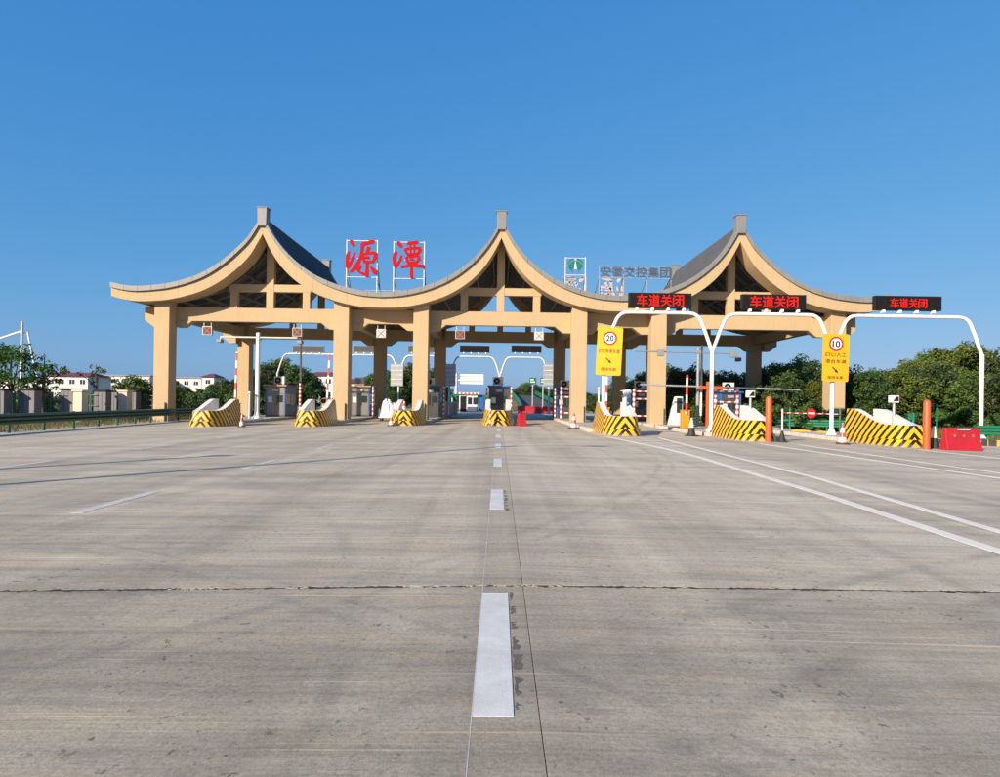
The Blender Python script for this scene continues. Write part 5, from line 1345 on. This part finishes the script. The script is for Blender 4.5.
# trees seen through the gate and on the left
def row(pts, kits, Yr, name, label, group, hs):
    for k, (px, py) in enumerate(pts):
        Yt = Yr+[0, 6, -3, 9][k % 4]; x, zt_ = at(px, py, Yt); q = k % len(kits); s = (zt_+0.46)/hs[q]
        place_tree(kits[q], x, Yt, -0.46, s*1.1, rt.uniform(0, 6.3), name, label, group, 'tree' if 'tree' in name else 'shrub', sz=s*1.02)
row([(186, 386), (199, 388), (212, 384), (222, 380), (232, 378), (242, 378), (252, 372), (262, 368)], DK, 78, 'roadside_tree', 'dark bushy tree between the outermost left columns', 'trees beyond the left lanes', (8.0, 7.0))
row([(272, 362), (283, 358), (296, 364), (306, 372), (316, 380)], DK, 84, 'roadside_tree', 'tall dark tree behind the camera mast and first booth', 'trees beyond the left lanes', (8.0, 7.0))
row([(366, 382), (378, 372), (392, 370), (404, 368), (414, 362), (424, 366), (434, 372)], DK, 96, 'roadside_tree', 'dark tree seen between the columns over the white bundles', 'trees beyond the left lanes', (8.0, 7.0))
row([(520, 387), (527, 382), (534, 384), (541, 386), (548, 388), (556, 388)], DK, 150, 'far_tree', 'dark far tree standing along the ramp', 'trees beside the ramp', (8.0, 7.0))
row([(588, 392), (598, 394), (610, 388), (622, 376), (632, 380), (644, 386), (655, 384), (575, 394)], DK, 100, 'far_tree', 'dark tree seen between the columns beside the 20 sign', 'trees beyond the right booths', (8.0, 7.0))
row([(446, 397), (455, 397), (488, 396)], DK, 130, 'far_tree', 'small far tree beside the white kiosk', 'trees beside the kiosk', (8.0, 7.0))
# pale green shrubs between the columns on the left
for k in range(13):
    px = 181+k*7.4; Yt = rt.uniform(64, 70); x, _ = at(px, 400, Yt); s = rt.uniform(0.75, 1.15)
    if 246 < px < 262: s *= 0.8
    place_tree(SK[0 if k % 3 else 1], x, Yt, -0.46, s, rt.uniform(0, 6.3), 'shrub', 'bright green shrub in the bank beyond the left guard rail', 'shrubs beyond the left guard rail', 'shrub')
# hedge and saplings behind the piers
for k in range(16):
    px = 2+k*11.0; Yt = 56+rt.uniform(-2, 6); x, _ = at(px, 400, Yt); s = rt.uniform(0.75, 1.15)*(1.35 if px > 115 else 0.9)
    place_tree(SK[1 if k % 3 else 0], x, Yt, -0.46, s, rt.uniform(0, 6.3), 'shrub', 'dark shrub growing behind the stone piers', 'shrubs behind the stone piers', 'shrub')
SP = make_tree(41, 5.4, 2.3, 1.5, M['leaf_green'], 34, 58, 0.15); SP2 = make_tree(42, 5.0, 1.4, 1.6, M['leaf_wood'], 22, 20, 0.13); SP3 = make_tree(43, 4.8, 1.2, 1.2, M['leaf_wood'], 14, 16, 0.12)
for kit, px, py, Yt, h0, w_, lab in ((SP, 13, 343, 49.0, 5.4, 1.0, 'leafy young tree in front of the tall white mast'), (SP2, 43, 350, 50.0, 5.0, 1.0, 'sparse sapling between the white mast and the maroon-roofed house'),
                                     (SP3, 97, 358, 52.0, 4.8, 1.0, 'thin bare-branched sapling beside the maroon-roofed house'), (SP2, 126, 374, 54.0, 5.0, 1.3, 'bushy sapling behind the last piers'), (SP, 142, 378, 56.0, 5.4, 0.9, 'leafy young tree close to the outermost column')):
    x, zt_ = at(px, py, Yt); s = (zt_+0.46)/h0
    place_tree(kit, x, Yt, -0.46, s*w_, rt.uniform(0, 6.3), 'young_tree', lab, 'young trees behind the piers', sz=s)
for x, y, s, lab in ((-27.5, 15.0, 0.9, 'leafy roadside tree shading the left road edge'), (-31.0, 21.0, 1.0, 'leafy roadside tree further along the left road edge'), (-34, 27, 0.8, 'small roadside tree beyond the left guard rail')):
    place_tree(SP, x, y, -0.46, s, rt.uniform(0, 6), 'young_tree', lab, 'young trees behind the piers')

# grass: one object of blades along both verges
rng = np.random.default_rng(9)
def grass_patch(n, fx, h0, h1):
    P_ = np.array([fx(rng) for _ in range(n)]); hh = rng.uniform(h0, h1, n); an = rng.uniform(0, 6.3, n); w = 0.012+0.015*rng.random(n)
    dx, dy = np.cos(an)*w, np.sin(an)*w; lx, ly = rng.normal(0, 0.35, n)*hh, rng.normal(0, 0.35, n)*hh
    z = np.full(n, -0.46)
    V = np.stack([np.stack([P_[:, 0]-dx, P_[:, 1]-dy, z], 1), np.stack([P_[:, 0]+dx, P_[:, 1]+dy, z], 1), np.stack([P_[:, 0]+lx, P_[:, 1]+ly, z+hh], 1)], 1)
    return V.reshape(-1, 3)
def left_strip(r_):
    y = 18+r_.random()**1.3*50; xe = -20.9-(y-18)*0.083; return (max(-25.4, xe)-0.5-r_.random()**1.2*7, y)
def right_strip(r_):
    y = 36+r_.random()*14; return (26.6+r_.random()*22, y)
def right_near(r_):
    return (26.6+r_.random()*9, 28+r_.random()*12)
V = np.concatenate([grass_patch(26000, left_strip, 0.12, 0.5), grass_patch(22000, right_strip, 0.25, 0.85), grass_patch(12000, right_near, 0.2, 0.6)])
me = mesh_np('grass', V, np.arange(len(V)).reshape(-1, 3), M['grass'])
o = bpy.data.objects.new('grass', me); COL.objects.link(o); tag(o, 'dry green and straw grass along both road verges', 'grass', None, 'stuff')
